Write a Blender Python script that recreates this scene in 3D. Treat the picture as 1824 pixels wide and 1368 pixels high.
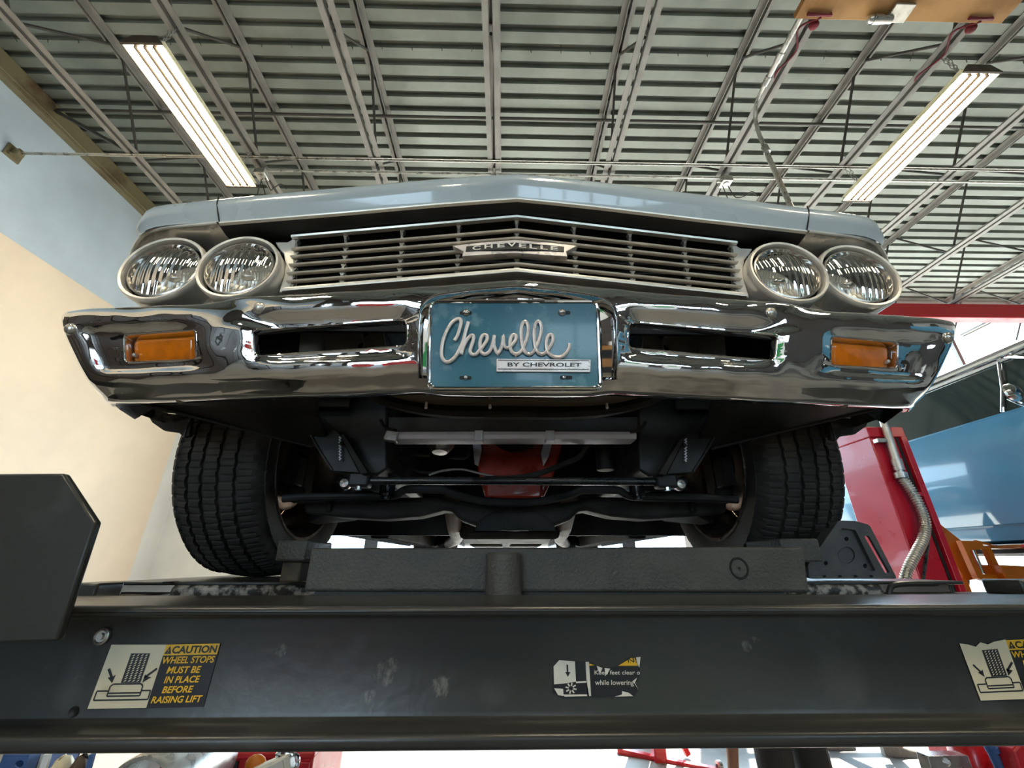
import bpy, bmesh, math, random
from mathutils import Vector, Matrix
from mathutils.geometry import delaunay_2d_cdt
for _o in list(bpy.data.objects): bpy.data.objects.remove(_o)
SC = bpy.context.scene
COL = SC.collection
random.seed(7)

# ---------------------------------------------------------------- camera
F = 733.0; TH = math.radians(23.3); PS = math.radians(1.1)
cam_d = bpy.data.cameras.new('camera'); cam = bpy.data.objects.new('camera', cam_d); COL.objects.link(cam)
cam_d.sensor_width = 36.0; cam_d.lens = 36.0*F/1824.0; cam_d.clip_start = .02; cam_d.clip_end = 300
cam.location = (0, 0, 0); cam.rotation_euler = (math.radians(90)+TH, 0, -PS)
SC.camera = cam
# ---------------------------------------------------------------- view
SC.view_settings.view_transform = 'Standard'; SC.view_settings.look = 'None'
SC.view_settings.gamma = 1; SC.view_settings.use_curve_mapping = False
SC.view_settings.exposure = 0.95
SC.cycles.max_bounces = 10; SC.cycles.diffuse_bounces = 6; SC.cycles.glossy_bounces = 5
SC.cycles.transparent_max_bounces = 10
SC.cycles.caustics_reflective = False; SC.cycles.caustics_refractive = False
SC.cycles.sample_clamp_indirect = 5.0
# ---------------------------------------------------------------- sky and sun
w = bpy.data.worlds.new('sky'); SC.world = w; w.use_nodes = True
wb = w.node_tree.nodes['Background']
wb.inputs[0].default_value = (.60, .82, 1.0, 1); wb.inputs[1].default_value = 3.8
sun_d = bpy.data.lights.new('sun', 'SUN'); sun = bpy.data.objects.new('sun', sun_d); COL.objects.link(sun)
sun_d.energy = 11.0; sun_d.angle = math.radians(.6); sun_d.color = (1, .93, .82)
sun.rotation_euler = (math.radians(-42), 0, math.radians(-24))
def portal(name, loc, rot, sx, sy):
    d = bpy.data.lights.new(name, 'AREA'); d.shape = 'RECTANGLE'; d.size = sx; d.size_y = sy
    o = bpy.data.objects.new(name, d); COL.objects.link(o); o.location = loc; o.rotation_euler = rot
    d.cycles.is_portal = True
FLOOR = -1.5; DECK = 4.60; CHORD = 3.81
XL, XR, YB, YF = -5.0, 13.4, 6.5, -6.6
portal('portal_back', (-.05, YB, .35), (math.radians(-90), 0, 0), 5.5, 3.7)
portal('portal_back_right', (8.1, YB, 1.4), (math.radians(-90), 0, 0), 10.2, 5.8)
portal('portal_front_window', (2.9, YF, 1.05), (math.radians(90), 0, 0), 5.4, 1.7)
portal('portal_front', (-3.1, YF, .25), (math.radians(90), 0, 0), 2.6, 3.5)

# ---------------------------------------------------------------- helpers: pixels of the 1824x1368 photograph to points at a known distance
ct, st, cp, sp = math.cos(TH), math.sin(TH), math.cos(PS), math.sin(PS)
def ray(u, v):
    du = (u-912)/F; dv = (684-v)/F
    x = du; y = ct-dv*st; z = st+dv*ct
    return Vector((x*cp+y*sp, -x*sp+y*cp, z))
def at(u, v, Y):
    r = ray(u, v); return r*(Y/r.y)
def atX(u, v, X):
    r = ray(u, v); return r*(X/r.x)
def atZ(u, v, Z):
    r = ray(u, v); return r*(Z/r.z)
def onplane(u, v, p, n):
    r = ray(u, v); return r*(p.dot(n)/r.dot(n))
def proj(P):
    x = P[0]*cp-P[1]*sp; y = P[0]*sp+P[1]*cp
    d = y*ct+P[2]*st; up = -y*st+P[2]*ct
    return (912+F*x/d, 684-F*up/d)
def hx(c):
    c = c.lstrip('#'); o = []
    for i in (0, 2, 4):
        a = int(c[i:i+2], 16)/255
        o.append(a/12.92 if a <= .04045 else ((a+.055)/1.055)**2.4)
    return tuple(o)
def smooth(a, b, x):
    if a == b: return 1.0 if x >= b else 0.0
    t = min(1, max(0, (x-a)/(b-a))); return t*t*(3-2*t)
def interp(xs, ys, x):
    if x <= xs[0]: return ys[0]
    if x >= xs[-1]: return ys[-1]
    n = len(xs)
    for i in range(n-1):
        if x <= xs[i+1]: break
    h = xs[i+1]-xs[i]; d = (ys[i+1]-ys[i])/h
    def slope(j):
        if j == 0: return (ys[1]-ys[0])/(xs[1]-xs[0])
        if j == n-1: return (ys[-1]-ys[-2])/(xs[-1]-xs[-2])
        a = (ys[j]-ys[j-1])/(xs[j]-xs[j-1]); b = (ys[j+1]-ys[j])/(xs[j+1]-xs[j])
        return 0 if a*b <= 0 else 2*a*b/(a+b)
    m0, m1 = slope(i), slope(i+1); t = (x-xs[i])/h
    return (2*t**3-3*t*t+1)*ys[i]+(t**3-2*t*t+t)*h*m0+(-2*t**3+3*t*t)*ys[i+1]+(t**3-t*t)*h*m1
def catmull(pts, k=6, closed=False):
    P = [Vector(p) for p in pts]; out = []; n = len(P)
    rng = n if closed else n-1
    for i in range(rng):
        p0 = P[(i-1) % n] if (closed or i > 0) else P[0]; p1 = P[i]; p2 = P[(i+1) % n]
        p3 = P[(i+2) % n] if (closed or i+2 < n) else P[n-1]
        for j in range(k):
            t = j/k
            out.append(.5*((2*p1)+(p2-p0)*t+(2*p0-5*p1+4*p2-p3)*t*t+(3*p1-p0-3*p2+p3)*t**3))
    if not closed: out.append(P[-1])
    return out

class MB:
    def __init__(s): s.v = []; s.f = []
    def add(s, vs, fs):
        b = len(s.v); s.v += [Vector(p) for p in vs]; s.f += [tuple(b+i for i in f) for f in fs]; return s
    def box(s, x0, x1, y0, y1, z0, z1):
        return s.add([(x0,y0,z0),(x1,y0,z0),(x1,y1,z0),(x0,y1,z0),(x0,y0,z1),(x1,y0,z1),(x1,y1,z1),(x0,y1,z1)],
                     [(0,3,2,1),(4,5,6,7),(0,1,5,4),(1,2,6,5),(2,3,7,6),(3,0,4,7)])
    def obox(s, c, a, b, d):
        c, a, b, d = map(Vector, (c, a, b, d))
        vs = [c-a-b-d, c+a-b-d, c+a+b-d, c-a+b-d, c-a-b+d, c+a-b+d, c+a+b+d, c-a+b+d]
        return s.add(vs, [(0,3,2,1),(4,5,6,7),(0,1,5,4),(1,2,6,5),(2,3,7,6),(3,0,4,7)])
    def bar(s, p, q, wd, hg, up=(0,0,1)):
        p, q = Vector(p), Vector(q); d = q-p; up = Vector(up)
        a = d.cross(up)
        if a.length < 1e-6: a = d.cross(Vector((1,0,0)))
        a.normalize(); b = a.cross(d).normalized()
        return s.obox((p+q)/2, d/2, a*wd/2, b*hg/2)
    def prism(s, pts, vec):
        n = len(pts); vec = Vector(vec); P = [Vector(p) for p in pts]
        return s.add(P+[p+vec for p in P], [tuple(range(n)), tuple(range(2*n-1, n-1, -1))]+[(i, i+n, (i+1) % n+n, (i+1) % n) for i in range(n)])
    def slab(s, px, Y, th):
        return s.prism([at(u, v, Y) for u, v in px], (0, th, 0))
    def grid(s, rows, closed=False):
        n = len(rows[0]); vs = [p for r in rows for p in r]; fs = []
        for i in range(len(rows)-1):
            for j in range(n if closed else n-1):
                fs.append((i*n+j, i*n+(j+1) % n, (i+1)*n+(j+1) % n, (i+1)*n+j))
        return s.add(vs, fs)
    def shell(s, rows, off):
        off = Vector(off); n = len(rows[0]); m = len(rows)
        s.grid(rows); r2 = [[Vector(p)+off for p in r] for r in rows]; s.grid([list(reversed(r)) for r in r2])
        loop = [rows[0][j] for j in range(n)]+[rows[i][n-1] for i in range(1, m)]+[rows[m-1][j] for j in range(n-2, -1, -1)]+[rows[i][0] for i in range(m-2, 0, -1)]
        return s.grid([loop, [Vector(p)+off for p in loop]], closed=True)
    def tube(s, pts, r, n=10, closed=False, cap=True, flat=1.0, nrm=None):
        P = [Vector(p) for p in pts]; m = len(P); rings = []; prev = None
        for i in range(m):
            if closed: t = P[(i+1) % m]-P[(i-1) % m]
            else: t = P[min(i+1, m-1)]-P[max(i-1, 0)]
            t.normalize()
            if nrm is not None: a = Vector(nrm); a = (a-t*a.dot(t)).normalized()
            elif prev is None:
                a = t.orthogonal().normalized()
            else: a = (prev-t*prev.dot(t)).normalized()
            prev = a; b = t.cross(a); rr = r[i] if isinstance(r, (list, tuple)) else r
            rings.append([P[i]+a*(rr*flat*math.cos(2*math.pi*k/n))+b*(rr*math.sin(2*math.pi*k/n)) for k in range(n)])
        if closed: rings.append(rings[0])
        s.grid(rings, closed=True)
        if cap and not closed:
            s.add(rings[0], [tuple(range(n-1, -1, -1))]); s.add(rings[-1], [tuple(range(n))])
        return s
    def cyl(s, p, q, r, n=20, r2=None): return s.tube([p, q], [r, r if r2 is None else r2], n)
    def lathe(s, prof, o, ax, n=32, cap=False):
        ax = Vector(ax).normalized(); a = ax.orthogonal().normalized(); b = ax.cross(a); o = Vector(o)
        rows = [[o+ax*h+a*(r*math.cos(2*math.pi*k/n))+b*(r*math.sin(2*math.pi*k/n)) for k in range(n)] for r, h in prof]
        s.grid(rows, closed=True)
        if cap: s.add(rows[0], [tuple(range(n-1, -1, -1))]); s.add(rows[-1], [tuple(range(n))])
        return s
    def ball(s, c, r, n=14, sq=(1,1,1)):
        c = Vector(c); rows = []
        for i in range(n//2+1):
            p = math.pi*i/(n//2); q = max(math.sin(p), 1e-3)
            rows.append([c+Vector((sq[0]*r*q*math.cos(2*math.pi*k/n), sq[1]*r*q*math.sin(2*math.pi*k/n), sq[2]*r*math.cos(p))) for k in range(n)])
        return s.grid(rows, closed=True)
    def join(s, o): return s.add(o.v, o.f)
    def mirror(s, xc):
        m = MB(); m.v = [Vector((2*xc-p.x, p.y, p.z)) for p in s.v]; m.f = [tuple(reversed(f)) for f in s.f]; return m
    def shift(s, d):
        m = MB(); d = Vector(d); m.v = [p+d for p in s.v]; m.f = list(s.f); return m
    def build(s, name, mat, parent=None, bevel=0, ang=35, seg=2, weld=False, mats=None, pick=None):
        me = bpy.data.meshes.new(name); me.from_pydata([tuple(p) for p in s.v], [], s.f)
        bm = bmesh.new(); bm.from_mesh(me)
        bmesh.ops.remove_doubles(bm, verts=bm.verts, dist=1e-5)
        bmesh.ops.recalc_face_normals(bm, faces=bm.faces)
        bm.to_mesh(me); bm.free()
        for p in me.polygons: p.use_smooth = True
        me.set_sharp_from_angle(angle=math.radians(ang))
        o = bpy.data.objects.new(name, me); COL.objects.link(o)
        for mm in ([mat] if mats is None else mats): me.materials.append(mm)
        if pick:
            for p in me.polygons: p.material_index = pick(p.center, p.normal)
        if parent is not None:
            o.parent = parent
            o.matrix_parent_inverse = Matrix.Translation(-parent.location)
        if bevel:
            b = o.modifiers.new('edge', 'BEVEL'); b.width = bevel; b.segments = seg; b.limit_method = 'ANGLE'; b.angle_limit = math.radians(40)
            b.harden_normals = False
        return o
def tag(o, label=None, cat=None, group=None, kind=None):
    if label: o['label'] = label
    if cat: o['category'] = cat
    if group: o['group'] = group
    if kind: o['kind'] = kind
    return o
def thing(name, loc, label, cat, group=None):
    o = bpy.data.objects.new(name, None); COL.objects.link(o); o.location = loc; o.empty_display_size = .1
    return tag(o, label, cat, group)
def struct(o): o['kind'] = 'structure'; return o
_tc = {}
def text2d(body, shear=0, off=0):
    k = (body, shear, off)
    if k in _tc: return _tc[k]
    c = bpy.data.curves.new('t', 'FONT'); c.body = body; c.shear = shear; c.offset = off; c.resolution_u = 3
    o = bpy.data.objects.new('t', c); COL.objects.link(o)
    dg = bpy.context.evaluated_depsgraph_get(); me = bpy.data.meshes.new_from_object(o.evaluated_get(dg))
    vs = [(p.co.x, p.co.y) for p in me.vertices]; fs = [tuple(p.vertices) for p in me.polygons]
    bpy.data.objects.remove(o); bpy.data.curves.remove(c); bpy.data.meshes.remove(me)
    x0 = min(p[0] for p in vs); x1 = max(p[0] for p in vs); y0 = min(p[1] for p in vs); y1 = max(p[1] for p in vs)
    _tc[k] = ([((p[0]-x0)/(x1-x0), (p[1]-y0)/(y1-y0)) for p in vs], fs); return _tc[k]
def quadmap(tl, tr, br, bl, to3):
    def f(a, b):   # a to the right, b upwards
        u = (tl[0]*(1-a)+tr[0]*a)*b+(bl[0]*(1-a)+br[0]*a)*(1-b)
        v = (tl[1]*(1-a)+tr[1]*a)*b+(bl[1]*(1-a)+br[1]*a)*(1-b)
        return to3(u, v)
    return f
def lettering(m, body, fmap, depth=None, off=0, shear=0):
    vs, fs = text2d(body, shear, off); P = [fmap(a, b) for a, b in vs]
    m.add(P, fs)
    if depth is not None:
        d = Vector(depth); n = len(P)
        from collections import Counter
        cnt = Counter()
        for f in fs:
            for i in range(len(f)): cnt[frozenset((f[i], f[(i+1) % len(f)]))] += 1
        b0 = len(m.v); m.v += [p+d for p in P]
        for f in fs:
            for i in range(len(f)):
                a, b = f[i], f[(i+1) % len(f)]
                if cnt[frozenset((a, b))] == 1: m.f.append((b0-n+a, b0-n+b, b0+b, b0+a))
    return m

# ---------------------------------------------------------------- materials
def mat(name, col, rough=.5, metal=0, var=.12, scale=9, bump=0, bscale=80, coat=0, spec=.5, col2=None, lo=.42, hi=.62, rvar=.08, emit=None, trans=0, ior=1.5):
    if isinstance(col, str): col = hx(col)
    if isinstance(col2, str): col2 = hx(col2)
    m = bpy.data.materials.new(name); m.use_nodes = True; nt = m.node_tree; N = nt.nodes; L = nt.links
    b = N['Principled BSDF']; tc = N.new('ShaderNodeTexCoord')
    n1 = N.new('ShaderNodeTexNoise'); n1.inputs['Scale'].default_value = scale; n1.inputs['Detail'].default_value = 6
    L.new(tc.outputs['Object'], n1.inputs['Vector'])
    rp = N.new('ShaderNodeMapRange'); rp.inputs[1].default_value = lo; rp.inputs[2].default_value = hi
    L.new(n1.outputs['Fac'], rp.inputs[0])
    mx = N.new('ShaderNodeMix'); mx.data_type = 'RGBA'
    mx.inputs[6].default_value = tuple(c*(1-var) for c in col)+(1,)
    mx.inputs[7].default_value = (tuple(min(1, c*(1+var)) for c in col) if col2 is None else tuple(col2))+(1,)
    L.new(rp.outputs[0], mx.inputs[0]); L.new(mx.outputs[2], b.inputs['Base Color'])
    rr = N.new('ShaderNodeMapRange'); rr.inputs[3].default_value = max(.02, rough-rvar); rr.inputs[4].default_value = min(1, rough+rvar)
    L.new(rp.outputs[0], rr.inputs[0]); L.new(rr.outputs[0], b.inputs['Roughness'])
    b.inputs['Metallic'].default_value = metal; b.inputs['Coat Weight'].default_value = coat; b.inputs['Coat Roughness'].default_value = .05
    b.inputs['Specular IOR Level'].default_value = spec; b.inputs['IOR'].default_value = ior
    b.inputs['Transmission Weight'].default_value = trans
    if emit: b.inputs['Emission Color'].default_value = tuple(emit[0])+(1,); b.inputs['Emission Strength'].default_value = emit[1]
    if bump:
        n2 = N.new('ShaderNodeTexNoise'); n2.inputs['Scale'].default_value = bscale; n2.inputs['Detail'].default_value = 4
        L.new(tc.outputs['Object'], n2.inputs['Vector'])
        bp = N.new('ShaderNodeBump'); bp.inputs['Strength'].default_value = bump; bp.inputs['Distance'].default_value = .01
        L.new(n2.outputs['Fac'], bp.inputs['Height']); L.new(bp.outputs[0], b.inputs['Normal'])
    return m
M = {}
M['deck'] = mat('galvanised_deck', '#868a82', .42, .35, .10, 3, spec=.4)
M['joist'] = mat('grey_steel_paint', '#8f8a84', .5, .1, .12, 5)
M['web'] = mat('dark_steel_bar', '#4a4540', .6, .1, .15, 5)
M['ledger'] = mat('rusty_olive_steel', '#8d8060', .6, .1, .1, 2.2, col2='#5a3a22', lo=.56, hi=.74)
M['wall_cream'] = mat('cream_wall_paint', '#fbe6cc', .7, 0, .04, 1.5, bump=.03, bscale=30)
M['wall_blue'] = mat('pale_blue_wall_paint', '#cddae4', .7, 0, .05, 2, bump=.12, bscale=90)
M['wall_grey'] = mat('dark_brown_wall_paint', '#3b332c', .7, 0, .1, 1)
M['white_paint'] = mat('white_wall_paint', '#f2f2ee', .6, 0, .03, 2)
M['red_trim'] = mat('red_beam_paint', '#c3202c', .4, 0, .06, 3)
M['floor'] = mat('workshop_concrete', '#8a847a', .55, 0, .10, .55, bump=.05, bscale=14, col2='#4f4a43', lo=.50, hi=.62)
M['apron'] = mat('driveway_concrete', '#cfcabf', .8, 0, .12, .7)
M['chrome'] = mat('chrome', (.86,.86,.87), .035, 1, .02, 20, rvar=.01)
M['trim'] = mat('satin_aluminium_trim', (.90,.85,.76), .36, .4, .05, 20)
M['darktrim'] = mat('worn_chrome', (.62,.58,.52), .26, .75, .12, 14)
M['paint'] = mat('grey_blue_car_paint', '#b2bfc5', .28, .0, .02, 4, coat=.9)
M['black'] = mat('black_chassis_paint', (.020,.019,.018), .5, spec=.3, var=.3, scale=14, bump=.08, bscale=50)
M['blackgloss'] = mat('black_gloss_metal', (.02,.02,.021), .25, .2, .3, 20)
M['undercoat'] = mat('undercoated_steel', (.026,.023,.020), .7, 0, .35, 12, bump=.15, bscale=60, spec=.2)
M['greyprimer'] = mat('grey_inner_panel', '#d0cfc8', .5, 0, .2, 10, col2='#a5a49c')
M['tan'] = mat('dusty_tan_panel', '#6a6052', .7, 0, .2, 14)
M['rubber'] = mat('tyre_rubber', (.045,.041,.037), .75, 0, .25, 16, bump=.1, bscale=120, spec=.2)
M['steelrim'] = mat('brushed_wheel_steel', (.42,.36,.31), .34, .9, .2, 12, col2=(.20,.14,.10))
M['rotor'] = mat('rusty_drum_steel', (.34,.24,.18), .5, .6, .25, 14)
M['red_engine'] = mat('red_engine_enamel', (.36,.030,.014), .35, 0, .2, 16, coat=.3)
M['steel'] = mat('bare_steel', (.55,.53,.50), .32, .9, .15, 16)
M['lightmetal'] = mat('pale_painted_bar', (.70,.67,.74), .5, .2, .05, 22)  # the crossbar's bright lavender floor reflection is put into this base colour
M['exhaust'] = mat('brown_exhaust_steel', (.085,.055,.036), .6, .1, .25, 14)
M['amber'] = mat('amber_lens', (.80,.20,.005), .12, 0, .12, 30, coat=.5, emit=None)
M['plate'] = mat('blue_enamel_plate', '#3f788c', .3, 0, .06, 30, coat=.3, col2='#6696a4', lo=.55, hi=.75)
M['script'] = mat('polished_pink_white_metal', (.84,.76,.72), .35, .35, .05, 30)
M['lens_glass'] = None
M['lift'] = mat('charcoal_lift_paint', (.052,.053,.050), .36, 0, .25, 7, bump=.05, bscale=40, col2=(.076,.078,.072), lo=.55, hi=.8)
M['liftworn'] = mat('scuffed_lift_paint', (.05,.05,.048), .45, 0, .3, 60, bump=.3, bscale=90, col2=(.42,.40,.37), lo=.46, hi=.60)
M['jackpaint'] = mat('matte_grey_jack_paint', (.088,.085,.077), .55, 0, .15, 12, bump=.35, bscale=160)
M['rubber_chock'] = mat('grey_black_chock_rubber', (.085,.086,.088), .6, 0, .2, 22, bump=.15, bscale=90)
M['cream_sticker'] = mat('cream_sticker_paper', '#f2e6c6', .55, 0, .05, 18, col2='#d0c29c', lo=.58, hi=.75)
M['yellow'] = mat('yellow_print', '#ffc62e', .5, 0, .04, 20)
M['black_print'] = mat('black_print', (.016,.017,.02), .45, 0, .1, 20)
M['white_print'] = mat('white_print', '#f0ece0', .5, 0, .08, 30)
M['red_post'] = mat('red_lift_paint', '#c41730', .32, 0, .05, 4, coat=.3)
M['conduit'] = mat('galvanised_conduit', (.62,.60,.55), .34, .8, .1, 12)
M['bluecar'] = mat('light_blue_car_paint', '#5fa3cb', .16, 0, .03, 3, coat=1)
M['carwhite'] = mat('white_roof_paint', '#f1efe8', .2, 0, .02, 3, coat=.8)
M['carglass'] = mat('dark_window_glass', (.03,.05,.05), .03, .0, .05, 3, spec=1.0, coat=1)
M['orange'] = mat('orange_steel_paint', '#cf7410', .4, 0, .1, 6)
M['wood'] = mat('bare_plank', '#b98850', .65, 0, .1, 3, col2='#8f6232')
M['redstrap'] = mat('dark_red_strap', '#6d1a24', .7, 0, .15, 20)
M['redtool'] = mat('red_tool_enamel', '#d5222b', .35, 0, .06, 6, coat=.3)
M['blueplastic'] = mat('blue_plastic', '#3e5f96', .45, 0, .1, 8)
M['skin'] = mat('skin', '#b47e62', .5, 0, .08, 20)
M['shorts'] = mat('charcoal_cloth', '#33312f', .85, 0, .15, 40, bump=.2, bscale=150)
M['shirt'] = mat('grey_green_cloth', '#5f655c', .85, 0, .12, 30, bump=.2, bscale=150)
M['shoe'] = mat('grey_canvas_shoe', '#9a958c', .8, 0, .12, 40)
M['hair'] = mat('brown_hair', '#2e2019', .7, 0, .2, 60)
M['tube'] = mat('lit_fluorescent_tube', (1,1,1), .3, emit=((1, .87, .64), 30.0))
M['reflector'] = mat('white_fixture_enamel', '#e9e2c8', .35, 0, .03, 8)
M['divider'] = mat('brown_fixture_rib', (.012,.008,.004), .8, 0, .1, 12, spec=.05)
M['fixdark'] = mat('dark_fixture_end', '#3a2f25', .5, 0, .1, 12)
M['green'] = mat('green_print', '#1f8a45', .5, 0, .05, 8)
def lens_materials():
    m = bpy.data.materials.new('clear_lamp_glass'); m.use_nodes = True; nt = m.node_tree; N = nt.nodes; L = nt.links
    for x in list(N): N.remove(x)
    out = N.new('ShaderNodeOutputMaterial'); mx = N.new('ShaderNodeMixShader'); tr = N.new('ShaderNodeBsdfTransparent'); gl = N.new('ShaderNodeBsdfGlossy')
    gl.inputs['Roughness'].default_value = .04; tr.inputs[0].default_value = (.97,.96,.93,1)
    fr = N.new('ShaderNodeFresnel'); fr.inputs[0].default_value = 1.5
    tc = N.new('ShaderNodeTexCoord'); nz = N.new('ShaderNodeTexWave'); nz.inputs['Scale'].default_value = 22; nz.inputs['Distortion'].default_value = 1.5
    bp = N.new('ShaderNodeBump'); bp.inputs['Strength'].default_value = .5; bp.inputs['Distance'].default_value = .004
    L.new(tc.outputs['Object'], nz.inputs[0]); L.new(nz.outputs['Fac'], bp.inputs['Height']); L.new(bp.outputs[0], gl.inputs['Normal'])
    L.new(fr.outputs[0], mx.inputs[0]); L.new(tr.outputs[0], mx.inputs[1]); L.new(gl.outputs[0], mx.inputs[2]); L.new(mx.outputs[0], out.inputs[0])
    r = bpy.data.materials.new('fluted_lamp_reflector'); r.use_nodes = True; nt = r.node_tree; N = nt.nodes; L = nt.links
    b = N['Principled BSDF']; b.inputs['Metallic'].default_value = .5; b.inputs['Roughness'].default_value = .3; b.inputs['Base Color'].default_value = (.90,.84,.73,1)
    tc = N.new('ShaderNodeTexCoord'); mp = N.new('ShaderNodeMapping'); L.new(tc.outputs['Object'], mp.inputs[0])
    mp.inputs['Rotation'].default_value = (math.radians(90), 0, 0)
    br = N.new('ShaderNodeTexBrick'); br.inputs['Scale'].default_value = 60; br.inputs['Mortar Size'].default_value = .08; br.inputs['Mortar Smooth'].default_value = .9
    br.inputs['Brick Width'].default_value = .42; br.inputs['Row Height'].default_value = 1.1
    L.new(mp.outputs[0], br.inputs[0])
    bp = N.new('ShaderNodeBump'); bp.inputs['Strength'].default_value = .9; bp.inputs['Distance'].default_value = .004
    L.new(br.outputs['Fac'], bp.inputs['Height']); L.new(bp.outputs[0], b.inputs['Normal'])
    return m, r
M['lens_glass'], M['lens_refl'] = lens_materials()
# ================================================================ the room
H = DECK
def quad(m, a, b, c, d): m.add([a, b, c, d], [(0,1,2,3)])
struct(MB().box(XL-.3, XR+.3, YF-.3, YB+.3, FLOOR-.2, FLOOR).build('floor', M['floor']))
tag(MB().box(-40, 40, YB+.3, 60, FLOOR-.25, FLOOR-.01).build('trim_1', M['apron']), kind='structure')
tag(MB().box(-40, 40, -40, YF-.3, FLOOR-.25, FLOOR-.01).build('trim_2', M['apron']), kind='structure')
m = MB(); m.box(XL-.25, XL, YF, YB, 2.98, H+.1); struct(m.build('wall_left', M['wall_blue']))
m = MB(); m.box(XL-.25, XL+.012, YF, YB-.35, FLOOR, 2.98); struct(m.build('wall_left_lower', M['wall_cream']))
m = MB(); m.box(XL-.25, XL, YB-.35, YB, FLOOR, 2.98); struct(m.build('wall_left_end', M['white_paint']))
# the back wall around the open bay door
m = MB(); y0, y1 = YB, YB+.22
m.box(XL-.25, -2.8, y0, y1, FLOOR, H+.1); m.box(2.7, 3.0, y0, y1, FLOOR, H+.1); m.box(-2.8, 2.7, y0, y1, 2.2, H+.1); m.box(13.2, XR+.25, y0, y1, FLOOR, H+.1); m.box(3.0, 13.2, y0, y1, 4.3, H+.1)
struct(m.build('wall_back', M['white_paint']))
struct(MB().box(2.6, XR, 5.40, 5.56, 3.53, 3.785).build('trim_3', M['red_trim'], bevel=.012))
q = at(1750, 572, YB+.1); m = MB()
m.box(3.0, 13.2, YB+.08, YB+.14, q.z-.03, q.z+.03); m.box(3.0, 13.2, YB+.08, YB+.14, 1.2, 1.27)
for x in (3.0, 4.77, 6.57, 8.34, 10.1, 11.9, 13.14): m.box(x, x+.06, YB+.08, YB+.14, FLOOR, 4.3)
w1 = struct(m.build('window_1', M['joist']))
# the wall behind the camera with two open bays
m = MB(); y0, y1 = YF-.22, YF
for a, b, c, d in ((XL-.25, -4.4, FLOOR, 2.0), (-1.8, .2, FLOOR, 2.0), (.2, 5.6, FLOOR, .2), (.2, 5.6, 1.9, 2.0), (5.6, XR+.25, FLOOR, 2.0)): m.box(a, b, y0, y1, c, d)
m.box(XL-.25, XR+.25, y0, y1, 2.0, H+.1); struct(m.build('wall_front', M['wall_grey']))
m = MB()
for k in range(10): m.box(.2+.6*k-.025, .2+.6*k+.025, YF-.16, YF-.08, .2, 1.9)
for z in (.2, 1.05, 1.9): m.box(.2, 5.6, YF-.16, YF-.08, z-.03, z+.03)
struct(m.build('window_2', M['web']))
struct(MB().box(XR, XR+.25, YF, YB, FLOOR, H+.1).build('wall_right', M['white_paint']))
# ribbed roof deck: flat pans with narrow raised flutes every 152 mm
m = MB(); row = []; y = YF-.2; pitch = .1535
while y < YB+.3:
    row += [(y, H), (y+.092, H), (y+.104, H+.046), (y+.1415, H+.046), (y+.1534, H)]; y += pitch
lap = [(.03, .0025)]
rows = [[(x, yy, zz) for yy, zz in row] for x in (XL-.25, XR+.25)]
m.grid(rows); m.box(XL-.25, XR+.25, YF-.2, YB+.3, H+.06, H+.12)
struct(m.build('ceiling', M['deck'], ang=20))
m = MB()
for k in range(46):
    x = XL+.3+k*.29; q = at(912, 84, 1)*H/at(912, 84, 1).z
    m.cyl((x, q.y+(.02 if k % 3 else -.03), H+.001), (x+.006, q.y+.03, H-.03), .0035, 6)
o = m.build('trim_4', M['web']); o['kind'] = 'structure'
m = MB(); m.box(XL, XL+.075, YF, YB, 4.36, H-.005); m.box(XL+.075, XL+.09, YF, YB, 4.40, 4.43)
struct(m.build('trim_5', M['ledger'], bevel=.004))

# ---------------------------------------------------------------- open web roof joists
JX = [-.13+1.225*k for k in range(-3, 11)]
JN = ['roof joist nearest the pale blue left wall', 'roof joist passing left of the left fluorescent fixture', 'roof joist just right of the left fluorescent fixture',
      'roof joist running straight up the middle, over the car', 'roof joist over the right half of the grille', 'roof joist with the conduit and the plank\'s left end',
      'roof joist under the plank\'s right end', 'roof joist just right of the right fluorescent fixture', 'roof joist second beyond the right fluorescent fixture', 'roof joist third beyond the right fluorescent fixture', 'roof joist fourth beyond the right fluorescent fixture', 'roof joist fifth beyond the right fluorescent fixture', 'roof joist sixth beyond the right fluorescent fixture', 'roof joist farthest right, near the right wall']
def make_joist():
    x = JX[0]; r = thing('roof_joist', (x, 0, CHORD), 'open web steel '+JN[0], 'roof joist', 'open web roof joists under the metal deck')
    y0, y1 = YF+.02, YB-.02
    for zz, sg, nm in ((CHORD, 1, 'bottom_chord'), (H-.002, -1, 'top_chord')):
        m = MB(); wd = .052; g = .013
        for s in (-1, 1):
            a, b = x+s*g, x+s*(g+wd)
            m.box(min(a, b), max(a, b), y0, y1, min(zz, zz+sg*.006), max(zz, zz+sg*.006))
            a, b = x+s*g, x+s*(g+.006)
            m.box(min(a, b), max(a, b), y0, y1, min(zz, zz+sg*.052), max(zz, zz+sg*.052))
        m.build(nm, M['joist'], r)
    y = 1.9-1.2*6
    while y < YB-.7:
        if y > YF+.2:
            for q in ((y, y+.52), (y+1.14, y+.64)):
                MB().cyl((x, q[0], CHORD+.03), (x, q[1], H-.03), .0125, 8).build('web_bar', M['web'], r)
        y += 1.2
    return r
def copy_thing(o, loc, label=None, group=None):
    r = o.copy(); COL.objects.link(r); r.location = loc
    if label: r['label'] = label
    if group: r['group'] = group
    for ch in list(o.children):
        c = ch.copy(); COL.objects.link(c); c.parent = r; c.matrix_parent_inverse = ch.matrix_parent_inverse.copy()
        for g in list(ch.children):
            d = g.copy(); COL.objects.link(d); d.parent = c; d.matrix_parent_inverse = g.matrix_parent_inverse.copy()
    return r
j0 = make_joist()
for x, lb in list(zip(JX, JN))[1:]: copy_thing(j0, (x, 0, CHORD), 'open web steel '+lb)
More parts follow.
